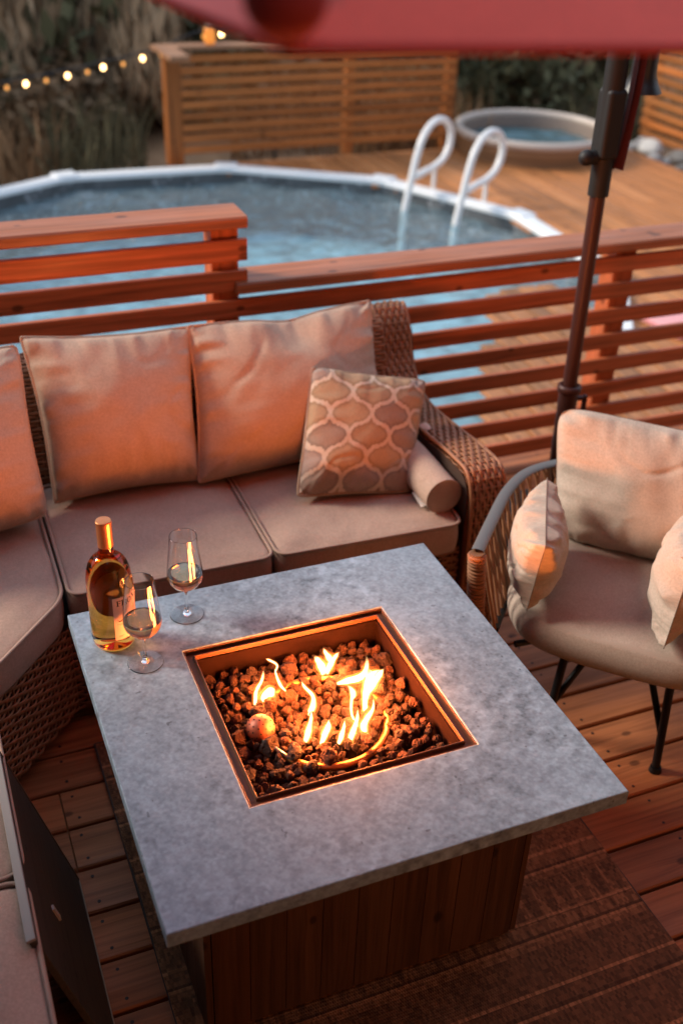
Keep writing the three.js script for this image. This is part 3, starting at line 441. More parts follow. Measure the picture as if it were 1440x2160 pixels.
// ================================================================ FIRE PIT TABLE
const TT = 0.58, OP = 0.2405;
{
  const F = thing('fire_pit_table', 'square fire pit table with grey concrete top and plank base on the rug', 'fire table', [0, 0, 0]);
  const conc = new THREE.MeshStandardMaterial({ color: lin(0.38, 0.5, 0.62), map: CONC, bumpMap: CONC_H, bumpScale: 0.0006, roughnessMap: CONC_R, roughness: 0.9 });
  const sh = new THREE.Shape(), H = 0.455; sh.moveTo(-H, -H); sh.lineTo(H, -H); sh.lineTo(H, H); sh.lineTo(-H, H); sh.lineTo(-H, -H);
  const ho = new THREE.Path(); ho.moveTo(-OP, -OP); ho.lineTo(-OP, OP); ho.lineTo(OP, OP); ho.lineTo(OP, -OP); ho.lineTo(-OP, -OP); sh.holes.push(ho);
  const top = new THREE.ExtrudeGeometry(sh, { depth: 0.03, bevelEnabled: true, bevelThickness: 0.0025, bevelSize: 0.0025, bevelOffset: -0.0025, bevelSegments: 2 }).rotateX(-Math.PI / 2).translate(0, TT - 0.0325, 0);
  part('table_top', top, conc, F);
  const rust = std(0.2, 0.085, 0.045, 0.5, { map: SPECK, metalness: 0.35 }), pan = new THREE.MeshPhysicalMaterial({ color: lin(0.018, 0.007, 0.005), roughness: 0.9, map: SPECK, specularIntensity: 0.08 });
  const rings = []; // steel lip: flat ledge, raised edge and wall
  const o = OP - 0.001, i = OP - 0.02, y = TT - 0.014;
  for (const s of [-1, 1]) {
    rings.push(rbox(2 * o, 0.004, 0.02, 0.0015, 0, y, s * (o - 0.01)), rbox(0.02, 0.004, 2 * i, 0.0015, s * (o - 0.01), y, 0));
    rings.push(rbox(2 * i + 0.003, 0.012, 0.003, 0.001, 0, y + 0.005, s * i), rbox(0.003, 0.012, 2 * i - 0.003, 0.001, s * i, y + 0.005, 0));
    rings.push(rbox(2 * o, 0.016, 0.003, 0.001, 0, y + 0.004, s * (o - 0.0005)), rbox(0.003, 0.016, 2 * o - 0.006, 0.001, s * (o - 0.0005), y + 0.004, 0));
  }
  part('burner_frame', join(rings), rust, F);
  const walls = []; for (const s of [-1, 1]) walls.push(rbox(2 * i, 0.14, 0.004, 0.001, 0, y - 0.072, s * (i - 0.002)), rbox(0.004, 0.14, 2 * i - 0.008, 0.001, s * (i - 0.002), y - 0.072, 0));
  walls.push(rbox(2 * i - 0.01, 0.004, 2 * i - 0.01, 0.001, 0, y - 0.14, 0));
  part('burner_pan', join(walls), pan, F);
  part('burner_ring', new THREE.TorusGeometry(0.135, 0.008, 12, 80).rotateX(Math.PI / 2).translate(0.0, 0.5165, 0.01), std(0.5, 0.22, 0.08, 0.35, { metalness: 0.8 }), F);
  { // perforated dome over the pilot
    const c = V(-0.14, 0.53, 0.0), tilt = new THREE.Quaternion().setFromUnitVectors(V(0, 1, 0), V(-0.15, 0.8, 0.5).normalize());
    const dome = new THREE.SphereGeometry(0.031, 32, 16, 0, 6.2832, 0, 1.75).applyQuaternion(tilt).translate(c.x, c.y, c.z);
    const d = part('pilot_cover', dome, std(0.34, 0.1, 0.055, 0.5, { metalness: 0.35, side: THREE.DoubleSide }), F), holes = [];
    for (let k = 0; k < 34; k++) { const b = Math.acos(1 - (k + 0.5) / 34 * 0.95), a = k * 2.39996, n = V(Math.sin(b) * Math.cos(a), Math.cos(b), Math.sin(b) * Math.sin(a)).applyQuaternion(tilt); const h = new THREE.CylinderGeometry(0.0018, 0.0018, 0.0014, 8); h.applyQuaternion(new THREE.Quaternion().setFromUnitVectors(V(0, 1, 0), n)); holes.push(h.translate(c.x + n.x * 0.0309, c.y + n.y * 0.0309, c.z + n.z * 0.0309)); }
    part('perforation', join(holes), std(0.01, 0.008, 0.007, 0.9), d);
    part('pilot_bracket', tube([[-0.145, 0.52, 0.02], [-0.14, 0.532, 0.05], [-0.125, 0.53, 0.075], [-0.11, 0.522, 0.092]], 0.0045, 20, 8), std(0.5, 0.46, 0.42, 0.3, { metalness: 0.9 }), F);
  }
  const M = tints(0.115, 0.05, 0.027, { bump: 0.0006, rough: 0.7 }, 6, 91), r = rng(92), W = 0.345, D = 0.315, yb = 0.03, ht = TT - 0.04 - yb;
  const face = (n, place) => { for (let k = 0; k < n; k++) part('plank', place(k), M[Math.floor(r() * M.length)], F); };
  const w = (2 * W - 0.002) / 9, d = (2 * D - 0.002) / 8;
  for (const s of [1, -1]) face(9, (k) => board(ht, 0.014, w - 0.001, 0.0006).rotateX(Math.PI / 2).rotateZ(Math.PI / 2).translate(-W + w * (k + 0.5), yb + ht / 2, s * (D - 0.007)));
  for (const s of [1, -1]) face(8, (k) => board(ht, 0.014, d - 0.001, 0.0006).rotateZ(Math.PI / 2).translate(s * (W + 0.008), yb + ht / 2, -D + d * (k + 0.5)));
  part('inner_case', rbox(2 * W - 0.03, ht - 0.16, 2 * D - 0.03, 0.002, 0, yb + (ht - 0.16) / 2, 0), std(0.02, 0.015, 0.012, 0.9), F);
  for (const sx of [-1, 1]) for (const sz of [-1, 1]) part('foot', rbox(0.06, 0.022, 0.06, 0.006, sx * (W - 0.05), 0.02, sz * (D - 0.05)), std(0.02, 0.02, 0.02, 0.8), F);
}
// lava rocks: 300 of their own, the ones beneath as one mass
{
  const LAVA_H = tex(256, 256, (u, v) => { const a = fbm(u * 14, v * 14, 3, 14, 14, 3), b = fbm(u * 34, v * 34, 2, 34, 34, 5); return clamp(0.6 + 0.6 * (a - 0.5)) * (b > 0.6 ? 0.35 : 1); });
  const LAVA_C = tex(256, 256, (u, v) => { const a = fbm(u * 10, v * 10, 4, 10, 10, 13), b = fbm(u * 34, v * 34, 2, 34, 34, 5); const k = (0.7 + 0.7 * (a - 0.5)) * (b > 0.62 ? 0.6 : 1); return [k, k * (0.86 + 0.2 * a), k * (0.8 + 0.3 * a)]; });
  const geos = Array.from({ length: 12 }, (_, s) => {
    const g = mergeVertices(new THREE.IcosahedronGeometry(1, 4).deleteAttribute('normal').deleteAttribute('uv')), p = g.attributes.position, uv = [], r = rng(200 + s), cuts = Array.from({ length: 9 }, () => ({ n: V(r() - 0.5, r() - 0.5, r() - 0.5).normalize(), d: 0.52 + 0.3 * r() })), sx = 0.8 + 0.5 * r(), sy = 0.7 + 0.3 * r(), sz = 0.75 + 0.3 * r();
    for (let i = 0; i < p.count; i++) {
      const v = V(p.getX(i), p.getY(i), p.getZ(i)); uv.push(Math.atan2(v.z, v.x) / 3.1416, Math.acos(clamp(v.y, -1, 1)) / 3.1416);
      let k = 0.9 + 0.35 * (n3(v.x * 1.6 + 9, v.y * 1.6 + 9, v.z * 1.6 + 9, s) - 0.5); v.multiplyScalar(k);
      for (const c of cuts) { const q = v.dot(c.n) - c.d; if (q > 0) v.addScaledVector(c.n, -q * 0.88); }
      const f = n3(v.x * 6 + 30, v.y * 6 + 30, v.z * 6 + 30, s) - 0.5, pit = smooth(0.62, 0.8, n3(v.x * 9 + 50, v.y * 9 + 50, v.z * 9 + 50, s + 5)); v.multiplyScalar(1 + 0.16 * f - 0.16 * pit);
      p.setXYZ(i, v.x * sx, v.y * sy, v.z * sz);
    }
    g.setAttribute('uv', new THREE.Float32BufferAttribute(uv, 2)); return toCreasedNormals(g, 0.35);
  });
  const mats = [[0.08, 0.025, 0.012], [0.058, 0.019, 0.01], [0.095, 0.03, 0.014], [0.04, 0.016, 0.011]].map(([a, b, c]) => new THREE.MeshStandardMaterial({ color: lin(a, b, c), map: LAVA_C, bumpMap: LAVA_H, bumpScale: 0.0012, roughness: 0.95 }));
  const r = rng(300), L = 0.2, pts = []; let tries = 0;
  const gap = (x, z) => Math.hypot(x + 0.14, z) < 0.03 || (z > 0.085 && x > -0.07 && Math.abs(Math.hypot(x, z - 0.01) - 0.137) < 0.016);
  while (pts.length < 300 && tries++ < 60000) { const s = 0.0095 + 0.012 * Math.pow(r(), 2), x = (r() * 2 - 1) * L, z = (r() * 2 - 1) * L; if (gap(x, z)) continue; if (pts.every((q) => Math.hypot(q[0] - x, q[1] - z) > (q[2] + s) * (tries > 8000 ? 0.7 : 0.86))) pts.push([x, z, s]); }
  const heap = (x, z) => 0.5 + 0.022 * (fbm(x * 8 + 5, z * 8 + 5, 2, 0, 0, 7)) - 0.008 * smooth(0.12, 0.2, Math.max(Math.abs(x), Math.abs(z)));
  for (const [x, z, s] of pts) {
    const m = shadowed(new THREE.Mesh(geos[Math.floor(r() * 12)], mats[Math.floor(r() * 4)])); m.name = numbered('lava_rock');
    m.position.set(x, heap(x, z) + s * 0.55 + 0.012 * r(), z); m.scale.setScalar(s * 1.12); m.rotation.set(r() * 6, r() * 6, r() * 6); scene.add(m);
    meta(m, 'reddish brown porous lava rock in the burner of the fire pit table', 'lava rock', 'lava rocks filling the fire pit');
  }
  const n = 330, g = new THREE.InstancedMesh(geos[3], mats[1], n), q = new THREE.Quaternion(), e = new THREE.Euler(), m4 = new THREE.Matrix4();
  for (let i = 0; i < n; i++) { const x = (r() * 2 - 1) * L, z = (r() * 2 - 1) * L; e.set(r() * 6, r() * 6, r() * 6); q.setFromEuler(e); m4.compose(V(x, heap(x, z) - 0.008 - 0.012 * r(), z), q, V(1, 1, 1).multiplyScalar(0.013 + 0.005 * r())); g.setMatrixAt(i, m4); }
  g.name = 'lava_gravel'; shadowed(g); meta(g, 'deeper layer of lava gravel under the loose rocks in the burner', 'gravel', null, 'stuff'); scene.add(g);
}
// flames
{
  const FADE = tex(64, 128, (u, v) => { const n = fbm(u * 6, v * 5, 3, 6, 0, 7), q = smooth(-0.02, 0.06, v) * (1 - smooth(0.55, 1.0, v + 0.5 * (n - 0.5))); return clamp(q * (0.55 + 0.9 * n)); });
  const shell = (k, c, e) => new THREE.MeshStandardMaterial({ color: 0x000000, emissive: lin(...c), emissiveIntensity: e, transparent: true, opacity: k, alphaMap: FADE, roughness: 1, side: THREE.DoubleSide, depthWrite: false });
  const OUT = shell(0.1, [1, 0.2, 0.025], 3), MID = shell(0.2, [1, 0.34, 0.06], 5.5), CORE = shell(0.42, [1, 0.62, 0.28], 15), BLUE = shell(0.12, [0.3, 0.45, 0.6], 1.2);
  // tongue along points, radius list; flattened a little and wavy
  function tongue(pts, rad, k, seed) {
    const c = new THREE.CatmullRomCurve3(pts.map((p) => V(p[0], 0.522 + (p[1] - 0.515) * 0.96, p[2])), false, 'centripetal'), fr = c.computeFrenetFrames(28, false);
    return surf((u, v) => { const i = Math.round(v * 28), p = c.getPoint(v), a = u * Math.PI * 2, q = v * (rad.length - 1), j = Math.min(rad.length - 2, Math.floor(q)); const r = mix(rad[j], rad[j + 1], sm(q - j)) * k * (1 + 0.3 * (n2(u * 4 % 4, v * 5 + seed, 4, 0, seed) - 0.5)); return p.addScaledVector(fr.normals[i], Math.cos(a) * r).addScaledVector(fr.binormals[i], Math.sin(a) * r * 0.6); }, 16, 28);
  }
  const list = [
    ['broad low flame at the left of the burner', [[[-0.105, 0.515, -0.075], [-0.1, 0.53, -0.082], [-0.085, 0.535, -0.09], [-0.075, 0.528, -0.09]], [[0.006, 0.014, 0.013, 0.004]]], [[[-0.125, 0.515, -0.08], [-0.118, 0.54, -0.095], [-0.1, 0.556, -0.11], [-0.09, 0.575, -0.125]], [[0.004, 0.004, 0.003, 0.001]]]],
    ['thin flame licking up behind the left flame', [[[-0.05, 0.52, -0.095], [-0.06, 0.535, -0.105], [-0.066, 0.56, -0.115], [-0.068, 0.575, -0.12]], [[0.003, 0.0055, 0.003, 0.0006]]], [[[-0.066, 0.56, -0.12], [-0.06, 0.575, -0.125], [-0.075, 0.59, -0.13], [-0.085, 0.598, -0.13]], [[0.001, 0.003, 0.004, 0.0008]]]],
    ['forked bright flame at the back of the burner', [[[0.05, 0.52, -0.12], [0.045, 0.54, -0.125], [0.038, 0.556, -0.13], [0.03, 0.57, -0.135]], [[0.008, 0.011, 0.007, 0.001]]], [[[0.055, 0.52, -0.12], [0.066, 0.538, -0.125], [0.08, 0.555, -0.13], [0.09, 0.566, -0.132]], [[0.008, 0.01, 0.006, 0.001]]]],
    ['slender curved flame in the middle of the burner', [[[-0.028, 0.515, -0.012], [-0.016, 0.535, -0.018], [-0.014, 0.555, -0.025], [-0.03, 0.58, -0.035], [-0.036, 0.597, -0.04]], [[0.009, 0.0085, 0.006, 0.005, 0.0008]]]],
    ['wide swept flame at the back right', [[[0.06, 0.53, -0.07], [0.085, 0.54, -0.06], [0.11, 0.548, -0.055], [0.125, 0.565, -0.06], [0.128, 0.6, -0.07]], [[0.004, 0.01, 0.011, 0.006, 0.0008]]], [[[0.115, 0.52, -0.03], [0.12, 0.54, -0.04], [0.14, 0.55, -0.05], [0.165, 0.553, -0.052]], [[0.006, 0.009, 0.009, 0.003]]]],
    ['tallest bright flame right of the middle', [[[0.085, 0.52, 0.04], [0.083, 0.55, 0.032], [0.09, 0.58, 0.022], [0.1, 0.61, 0.012], [0.093, 0.635, 0.004]], [[0.006, 0.006, 0.011, 0.013, 0.002]]], [[[0.095, 0.57, 0.022], [0.108, 0.59, 0.016], [0.124, 0.606, 0.01], [0.136, 0.618, 0.006]], [[0.004, 0.011, 0.009, 0.001]]]],
    ['leaning flame with a round head by the tallest one', [[[0.055, 0.52, 0.06], [0.045, 0.55, 0.05], [0.05, 0.575, 0.035], [0.055, 0.59, 0.03], [0.042, 0.615, 0.025]], [[0.006, 0.004, 0.005, 0.012, 0.004]]]],
    ['broad forked flame at the front right of the ring', [[[0.018, 0.515, 0.1], [0.03, 0.535, 0.09], [0.045, 0.56, 0.078], [0.05, 0.585, 0.068]], [[0.008, 0.009, 0.005, 0.001]]], [[[0.065, 0.515, 0.085], [0.06, 0.535, 0.08], [0.068, 0.55, 0.075], [0.085, 0.57, 0.068], [0.088, 0.6, 0.06]], [[0.009, 0.014, 0.009, 0.005, 0.001]]]],
    ['pointed flame at the front left of the ring', [[[-0.062, 0.515, 0.06], [-0.055, 0.535, 0.055], [-0.045, 0.558, 0.045], [-0.04, 0.585, 0.035]], [[0.007, 0.01, 0.005, 0.0008]]]],
    ['short double flame at the front of the ring', [[[-0.035, 0.515, 0.08], [-0.025, 0.535, 0.074], [-0.015, 0.55, 0.068], [-0.012, 0.568, 0.062]], [[0.006, 0.01, 0.009, 0.001]]], [[[0.0, 0.515, 0.09], [0.008, 0.53, 0.085], [0.016, 0.548, 0.078], [0.02, 0.565, 0.072]], [[0.005, 0.008, 0.004, 0.0008]]]],
    ['small orange flame at the back of the ring', [[[0.075, 0.525, -0.135], [0.07, 0.545, -0.14], [0.062, 0.56, -0.145], [0.058, 0.575, -0.15]], [[0.006, 0.008, 0.004, 0.0006]]]],
  ];
  list.forEach(([label, ...tg], i) => {
    const p0 = tg[0][0][0], t = thing('flame', `${label}`, 'flame', p0);
    const mk = (k) => join(tg.map(([pts, [rad]], j) => tongue(pts, rad, k, i * 3 + j)));
    part('flame_core', mk(0.74), CORE, t); part('flame_body', mk(1.25), MID, t); part('flame_glow', mk(2.0), OUT, t);
    t.traverse((o) => { if (o.isMesh) o.castShadow = false; });
  });
  for (const [x, y, z, k] of [[0.11, 0.592, 0.006, 0.24], [0.055, 0.578, 0.07, 0.22], [0.06, 0.572, -0.1, 0.18], [-0.1, 0.566, -0.085, 0.16], [-0.045, 0.57, 0.055, 0.2]]) { const l = new THREE.PointLight(FIRE_COLOR, FIRE_POWER * k, 0, 2); l.position.set(x, y, z); l.castShadow = true; l.shadow.radius = 2; scene.add(l); }
}
{ // fire pit cover leaning on the left seat
  const A = V(-0.54, 0.012, 0), B = V(-0.662, 0.47, 0), d = B.clone().sub(A), L = d.length(), an = Math.atan2(d.x, d.y), zc = 0.062, W = 0.484;
  const t = thing('fire_pit_cover', 'dark square cover plate leaning against the left side of the sofa', 'cover plate', [-0.54, 0, zc]);
  const put = (g) => g.rotateZ(-an).translate(A.x, A.y, zc);
  part('plate', put(rbox(0.014, L, W, 0.003, 0, L / 2, 0)), std(0.055, 0.04, 0.03, 0.7, { map: GRAIN }), t);
  part('edge_strip', put(rbox(0.018, 0.007, W + 0.004, 0.002, 0, L + 0.002, 0)), std(0.26, 0.23, 0.21, 0.5), t, 'pale edge strip along the top');
  part('edge_strip', put(rbox(0.018, 0.006, W + 0.004, 0.002, 0, 0, 0)), std(0.3, 0.22, 0.15, 0.5), t);
  part('edge_strip', put(rbox(0.018, L, 0.006, 0.002, 0, L / 2, -W / 2)), std(0.1, 0.07, 0.05, 0.5), t);
  part('pull_tab', put(new THREE.BoxGeometry(0.005, 0.04, 0.012).translate(0.009, L * 0.62, 0.06)), std(0.4, 0.33, 0.3, 0.6), t);
}
// rug
{
  const RUG = tex(1024, 1024, (u, v) => {
    const y = v * 60, b = Math.floor(v * 12), k = hash(b, 3), s = Math.floor(u * 400), t = Math.floor(v * 400);
    const line = Math.abs((v * 12) % 1 - 0.15) < 0.05 || Math.abs((v * 12) % 1 - 0.42) < 0.03, zig = Math.abs(((u * 24 + (b % 2) * 0.5) % 1) - 0.5) * 2 > ((v * 12) % 1), w = 0.6 + 0.8 * hash(s >> 1, t >> 1, 4);
    let c = k < 0.33 ? 0.46 : k < 0.66 ? 0.27 : 0.36; if (b % 3 === 0) c = zig ? 0.42 : 0.26; if (line) c = (v * 120) % 1 < 0.5 ? 0.62 : 0.18; c *= w * (0.8 + 0.4 * fbm(u * 30, v * 30, 3, 30, 30, 6));
    return [c, c * 0.82, c * 0.68];
  });
  const RUG_H = tex(1024, 1024, (u, v) => { const a = u * 200, b = v * 260, o = Math.floor(b) % 2 ? 0.5 : 0; return Math.abs(Math.sin((a + o) * Math.PI)) * 0.5 + Math.abs(Math.sin(b * Math.PI)) * 0.5; });
  const x0 = -0.41, x1 = 0.695, z0 = -0.62, z1 = 1.35, g = surf((u, v) => { const e = 0.004 * (n2(v * 40, u > 0.5 ? 3 : 7, 0, 0, 2) - 0.5) * (u < 0.01 || u > 0.99 ? 1 : 0); return V(mix(x0, x1, u) + e, 0.007 + 0.002 * fbm(u * 8, v * 12, 2, 0, 0, 9), mix(z1, z0, v)); }, 60, 100, 1, 1);
  const side = []; const edge = (a, b) => side.push(rbox(Math.max(0.006, Math.abs(b[0] - a[0])), 0.007, Math.max(0.006, Math.abs(b[1] - a[1])), 0.002, (a[0] + b[0]) / 2, 0.0045, (a[1] + b[1]) / 2));
  edge([x0, z0], [x0, z1]); edge([x1, z0], [x1, z1]); edge([x0, z0], [x1, z0]); edge([x0, z1], [x1, z1]);
  const t = thing('rug', 'flat woven brown rug with fine bands lying under the fire table', 'rug', [0.14, 0, 0.36]);
  part('woven_field', g, new THREE.MeshStandardMaterial({ color: lin(0.62, 0.31, 0.16), map: RUG, bumpMap: RUG_H, bumpScale: 0.002, roughness: 1 }), t);
  part('binding', join(side), std(0.07, 0.05, 0.04, 1), t);
}

// ================================================================ SOFA
const WICK = new THREE.MeshStandardMaterial({ color: lin(0.46, 0.19, 0.085), map: SPECK, roughness: 0.55, side: THREE.DoubleSide });
const CORE = std(0.05, 0.024, 0.014, 0.9, { side: THREE.DoubleSide });
const SEAT = fabric(0.53, 0.36, 0.28), BACKP = fabric(0.56, 0.37, 0.27);
{
  const S = thing('sectional_sofa', 'brown wicker corner sofa with beige seat cushions between the fence and fire table', 'sofa', [-0.4, 0, -1.1]);
  // back of the right run: front face, rolled top, rear face
  const bp = path2([[-1.26, 0.12], [-1.3, 0.45], [-1.37, 0.73], [-1.4, 0.785], [-1.44, 0.8], [-1.48, 0.785], [-1.5, 0.73], [-1.5, 0.4], [-1.5, 0.05]]);
  const weave = (name, fn, Lu, Lv, o) => { part(name, wicker(fn, Lu, Lv, o), WICK, S); part('inner_panel', backing(fn, o.flip), CORE, S); };
  weave('backrest', (u, v) => { const q = bp.at(v); return V(mix(-1.5, 0.74, u), q.y, q.x); }, 2.24, bp.L, { flip: 1, pitch: 0.0125, rib: 0.032 });
  const lp = path2([[-1.24, 0.12], [-1.28, 0.45], [-1.36, 0.74], [-1.42, 0.79], [-1.48, 0.74], [-1.5, 0.05]]);
  weave('backrest', (u, v) => { const q = lp.at(v); return V(q.x, q.y, mix(-1.45, 1.2, u)); }, 2.6, lp.L, { flip: -1, pitch: 0.02, rib: 0.05 });
  const ap = [[-1.51, 0.1], [-1.51, 0.6], [-1.5, 0.775], [-1.455, 0.815], [-1.41, 0.775], [-1.36, 0.66], [-1.29, 0.585], [-1.2, 0.562], [-1.0, 0.572], [-0.83, 0.586], [-0.735, 0.578], [-0.7, 0.52], [-0.69, 0.4], [-0.695, 0.2], [-0.7, 0.02]];
  const aq = path2(ap);
  weave('arm', (u, v) => { const q = aq.at(u), e = 1e-3, a = aq.at(u - e), b = aq.at(u + e), n = V(0, b.x - a.x, -(b.y - a.y)).normalize(), s = (v - 0.5) * 2, bul = 0.007 * (1 - s ** 4); return V(mix(0.73, 0.844, v), q.y + n.y * bul, q.x - n.z * bul * -1); }, aq.L, 0.118, { flip: 1, pitch: 0.0118, rib: 0.026, amp: 0.004, seed: 4 });
  const inner = path2([[-1.4, 0.765], [-1.36, 0.65], [-1.29, 0.575], [-1.2, 0.552], [-1.0, 0.562], [-0.83, 0.576], [-0.735, 0.568], [-0.706, 0.52]]);
  for (const [x, fl] of [[0.729, -1], [0.845, 1]]) weave('arm_side', (u, v) => { const q = inner.at(u); return V(x, mix(0.02, q.y, v), mix(mix(-1.5, -0.7, u), q.x, smooth(0.3, 0.8, v))); }, 0.95, 0.56, { flip: fl, pitch: 0.0125, rib: 0.026, seed: 6 });
  // braided edges along the arm
  for (const x of [0.731, 0.843]) part('arm_trim', new THREE.TubeGeometry(new THREE.CatmullRomCurve3(ap.slice(2).map(([z, y]) => V(x, y + 0.002, z)), false, 'centripetal'), 160, 0.0058, 8), WICK, S);
  // base fronts
  const fr = (a, b, y1 = 0.34) => weave('base_front', (u, v) => V(mix(a[0], b[0], u), mix(0.05, y1, v), mix(a[1], b[1], u)), Math.hypot(b[0] - a[0], b[1] - a[1]), y1 - 0.05, { flip: 1, pitch: 0.0135, rib: 0.03, amp: 0.004, seed: 9 });
  fr([-0.43, -0.72], [0.73, -0.72]); fr([-0.68, -0.45], [-0.43, -0.72]); fr([-0.69, 1.2], [-0.68, -0.45]);
  part('seat_deck', join([rbox(2.0, 0.03, 0.56, 0.004, -0.28, 0.335, -1.02), rbox(0.66, 0.03, 1.6, 0.004, -1.02, 0.334, 0.35)]), std(0.05, 0.035, 0.025, 0.9), S);
  const seats = [
    [[[0.143, -0.695], [0.7, -0.675], [0.735, -1.27], [0.148, -1.27]], 1], [[[-0.42, -0.7], [0.133, -0.695], [0.138, -1.27], [-0.415, -1.27]], 2],
    [[[-0.432, -0.7], [-0.645, -0.46], [-1.25, -0.46], [-1.25, -1.27], [-0.428, -1.27]], 3], [[[-0.65, -0.45], [-0.65, 0.138], [-1.25, 0.138], [-1.25, -0.45]], 4], [[[-0.65, 0.15], [-0.65, 0.78], [-1.25, 0.78], [-1.25, 0.15]], 5],
  ];
  for (const [poly, s] of seats) { const c = slabCushion(poly, 0.345, 0.455, { seed: s, crown: 0.012 }), q = part('seat_cushion', c.body, SEAT, S); part('piping', c.pipe(0.452), SEAT, q); }
}
const SEAM = std(0.2, 0.15, 0.12, 0.9);
// loose cushions on the sofa
function cushion(name, corners, th, mat, label, opt, pipe = true, tag) {
  const p = pillow(corners, th, opt), b = corners[0].map((_, i) => corners.reduce((s, c) => s + c[i] / 4, 0)); b[1] = Math.min(...corners.map((c) => c[1]));
  const t = thing(name, label, 'cushion', b); part('cushion_cover', p.body, mat, t); if (pipe) part('piping', p.piping(0.0045), mat, t); else part('seam', p.piping(0.0013), SEAM, t);
  return t;
}
cushion('back_cushion', [[-1.06, 0.47, -0.88], [-0.41, 0.5, -1.02], [-0.405, 0.9, -1.31], [-1.02, 0.91, -1.14]], 0.25, BACKP, 'beige back cushion in the sofa corner, cut off by the left edge', { seed: 2, sag: 0.5 });
cushion('back_cushion', [[-0.385, 0.475, -1.12], [0.045, 0.475, -1.12], [0.098, 0.868, -1.355], [-0.4, 0.897, -1.355]], 0.25, BACKP, 'beige back cushion left of centre, behind the wine bottle', { seed: 5, sag: 0.5, pull: 0.07, pow: 2.0, corner: 0.02 });
cushion('back_cushion', [[0.03, 0.475, -1.1], [0.67, 0.465, -1.13], [0.695, 0.87, -1.385], [0.08, 0.872, -1.35]], 0.25, BACKP, 'beige back cushion behind the patterned pillow with a dented top', { seed: 8, sag: 0.5, dent: 0.028, pull: 0.06, pow: 2.0, corner: 0.02 });
{
  const cell = (x, y) => { // ogee lattice
    const A = 0.17, a = x + A * Math.sin(Math.PI * y), b = y + A * Math.sin(Math.PI * x), i = Math.round(a / 2), j = Math.round(b / 2), d = 1 - Math.max(Math.abs(a - 2 * i), Math.abs(b - 2 * j)); return { d, i, j };
  };
  const LAT = tex(1024, 1024, (u, v) => {
    const f = 0.14 * (fbm(u * 70, v * 70, 2, 0, 0, 5) - 0.5), X = (u - 0.5) * 7.7, Y = (v - 0.5) * 7.7, q = cell(X * 0.74 + Y * 0.74 + f + 0.3, Y * 0.74 - X * 0.74 + f + 0.5), w = 0.88 + 0.24 * (fbm(u * 160, v * 160, 2, 0, 0, 15) - 0.5);
    const pal = [[0.36, 0.24, 0.18], [0.44, 0.27, 0.16], [0.4, 0.28, 0.23], [0.48, 0.31, 0.19]][Math.floor(hash(q.i + 40, q.j + 40, 2) * 4)], line = [0.64, 0.47, 0.36];
    let c = line; if (q.d > 0.15) c = pal.map((k) => k * mix(0.78, 1, smooth(0.22, 0.42, q.d))); else if (q.d > 0.11) c = pal.map((k, n) => mix(line[n], k * 0.78, (q.d - 0.11) / 0.05));
    return c.map((k) => k * w);
  });
  const m = fabric(0.95, 0.95, 0.95); m.map = LAT;
  cushion('throw_pillow', [[0.27, 0.487, -0.91], [0.617, 0.466, -0.86], [0.762, 0.712, -1.09], [0.41, 0.775, -1.17]], 0.15, m, 'patterned pillow with a trellis of tan and taupe shapes, at the sofa arm', { seed: 11, pull: 0.05, uvs: 0.999, wr: 0.8 });
}
{ // bolster against the arm
  const a = V(0.665, 0.512, -0.742), b = V(0.655, 0.525, -1.12), d = b.clone().sub(a).normalize(), L = a.distanceTo(b), R = 0.056;
  const t = thing('bolster_cushion', 'beige bolster cushion lying along the wicker arm', 'cushion', [0.66, 0.456, -0.93]);
  const q = new THREE.Quaternion().setFromUnitVectors(V(0, 1, 0), d);
  const body = surf((u, v) => { const an = -u * Math.PI * 2; let y, r; if (v < 0.15) { const k = v / 0.15; r = R * 0.96 * k; y = -0.006 * (1 - k * k); } else if (v > 0.9) { const k = (1 - v) / 0.1; r = R * 0.96 * k; y = L + 0.006 * (1 - k * k); } else { const k = (v - 0.15) / 0.75; y = k * L; r = R * (0.97 + 0.05 * Math.sin(Math.PI * k)) * (1 + 0.05 * (fbm(u * 5, k * 9, 3, 5, 0, 6) - 0.5)); } return V(Math.cos(an) * r, y, Math.sin(an) * r).applyQuaternion(q).add(a); }, 64, 80, 0.36, 0.4);
  part('cushion_cover', body, SEAT, t);
  const ring = []; for (let i = 0; i < 40; i++) { const an = (i / 40) * 6.2832; ring.push(V(Math.cos(an) * R * 0.97, 0.001, Math.sin(an) * R * 0.97).applyQuaternion(q).add(a)); }
  part('piping', new THREE.TubeGeometry(new THREE.CatmullRomCurve3(ring, true), 80, 0.003, 6, true), SEAT, t);
  part('care_tag', surf((u, v) => V(0.607 + 0.036 * u, 0.4715 + 0.014 * (1 - v) + 0.003 * Math.sin(u * 4), -0.83 + 0.062 * v), 8, 8), fabric(0.8, 0.72, 0.66), t);
  const tag = surf((u, v) => V(0.733 + 0.03 * u, 0.575 + 0.006 * Math.sin(u * 3), -1.06 + 0.045 * v), 6, 6);
  solo('fabric_tag', tag, fabric(0.8, 0.55, 0.45), 'small pink fabric tag on top of the wicker arm', 'fabric tag');
}
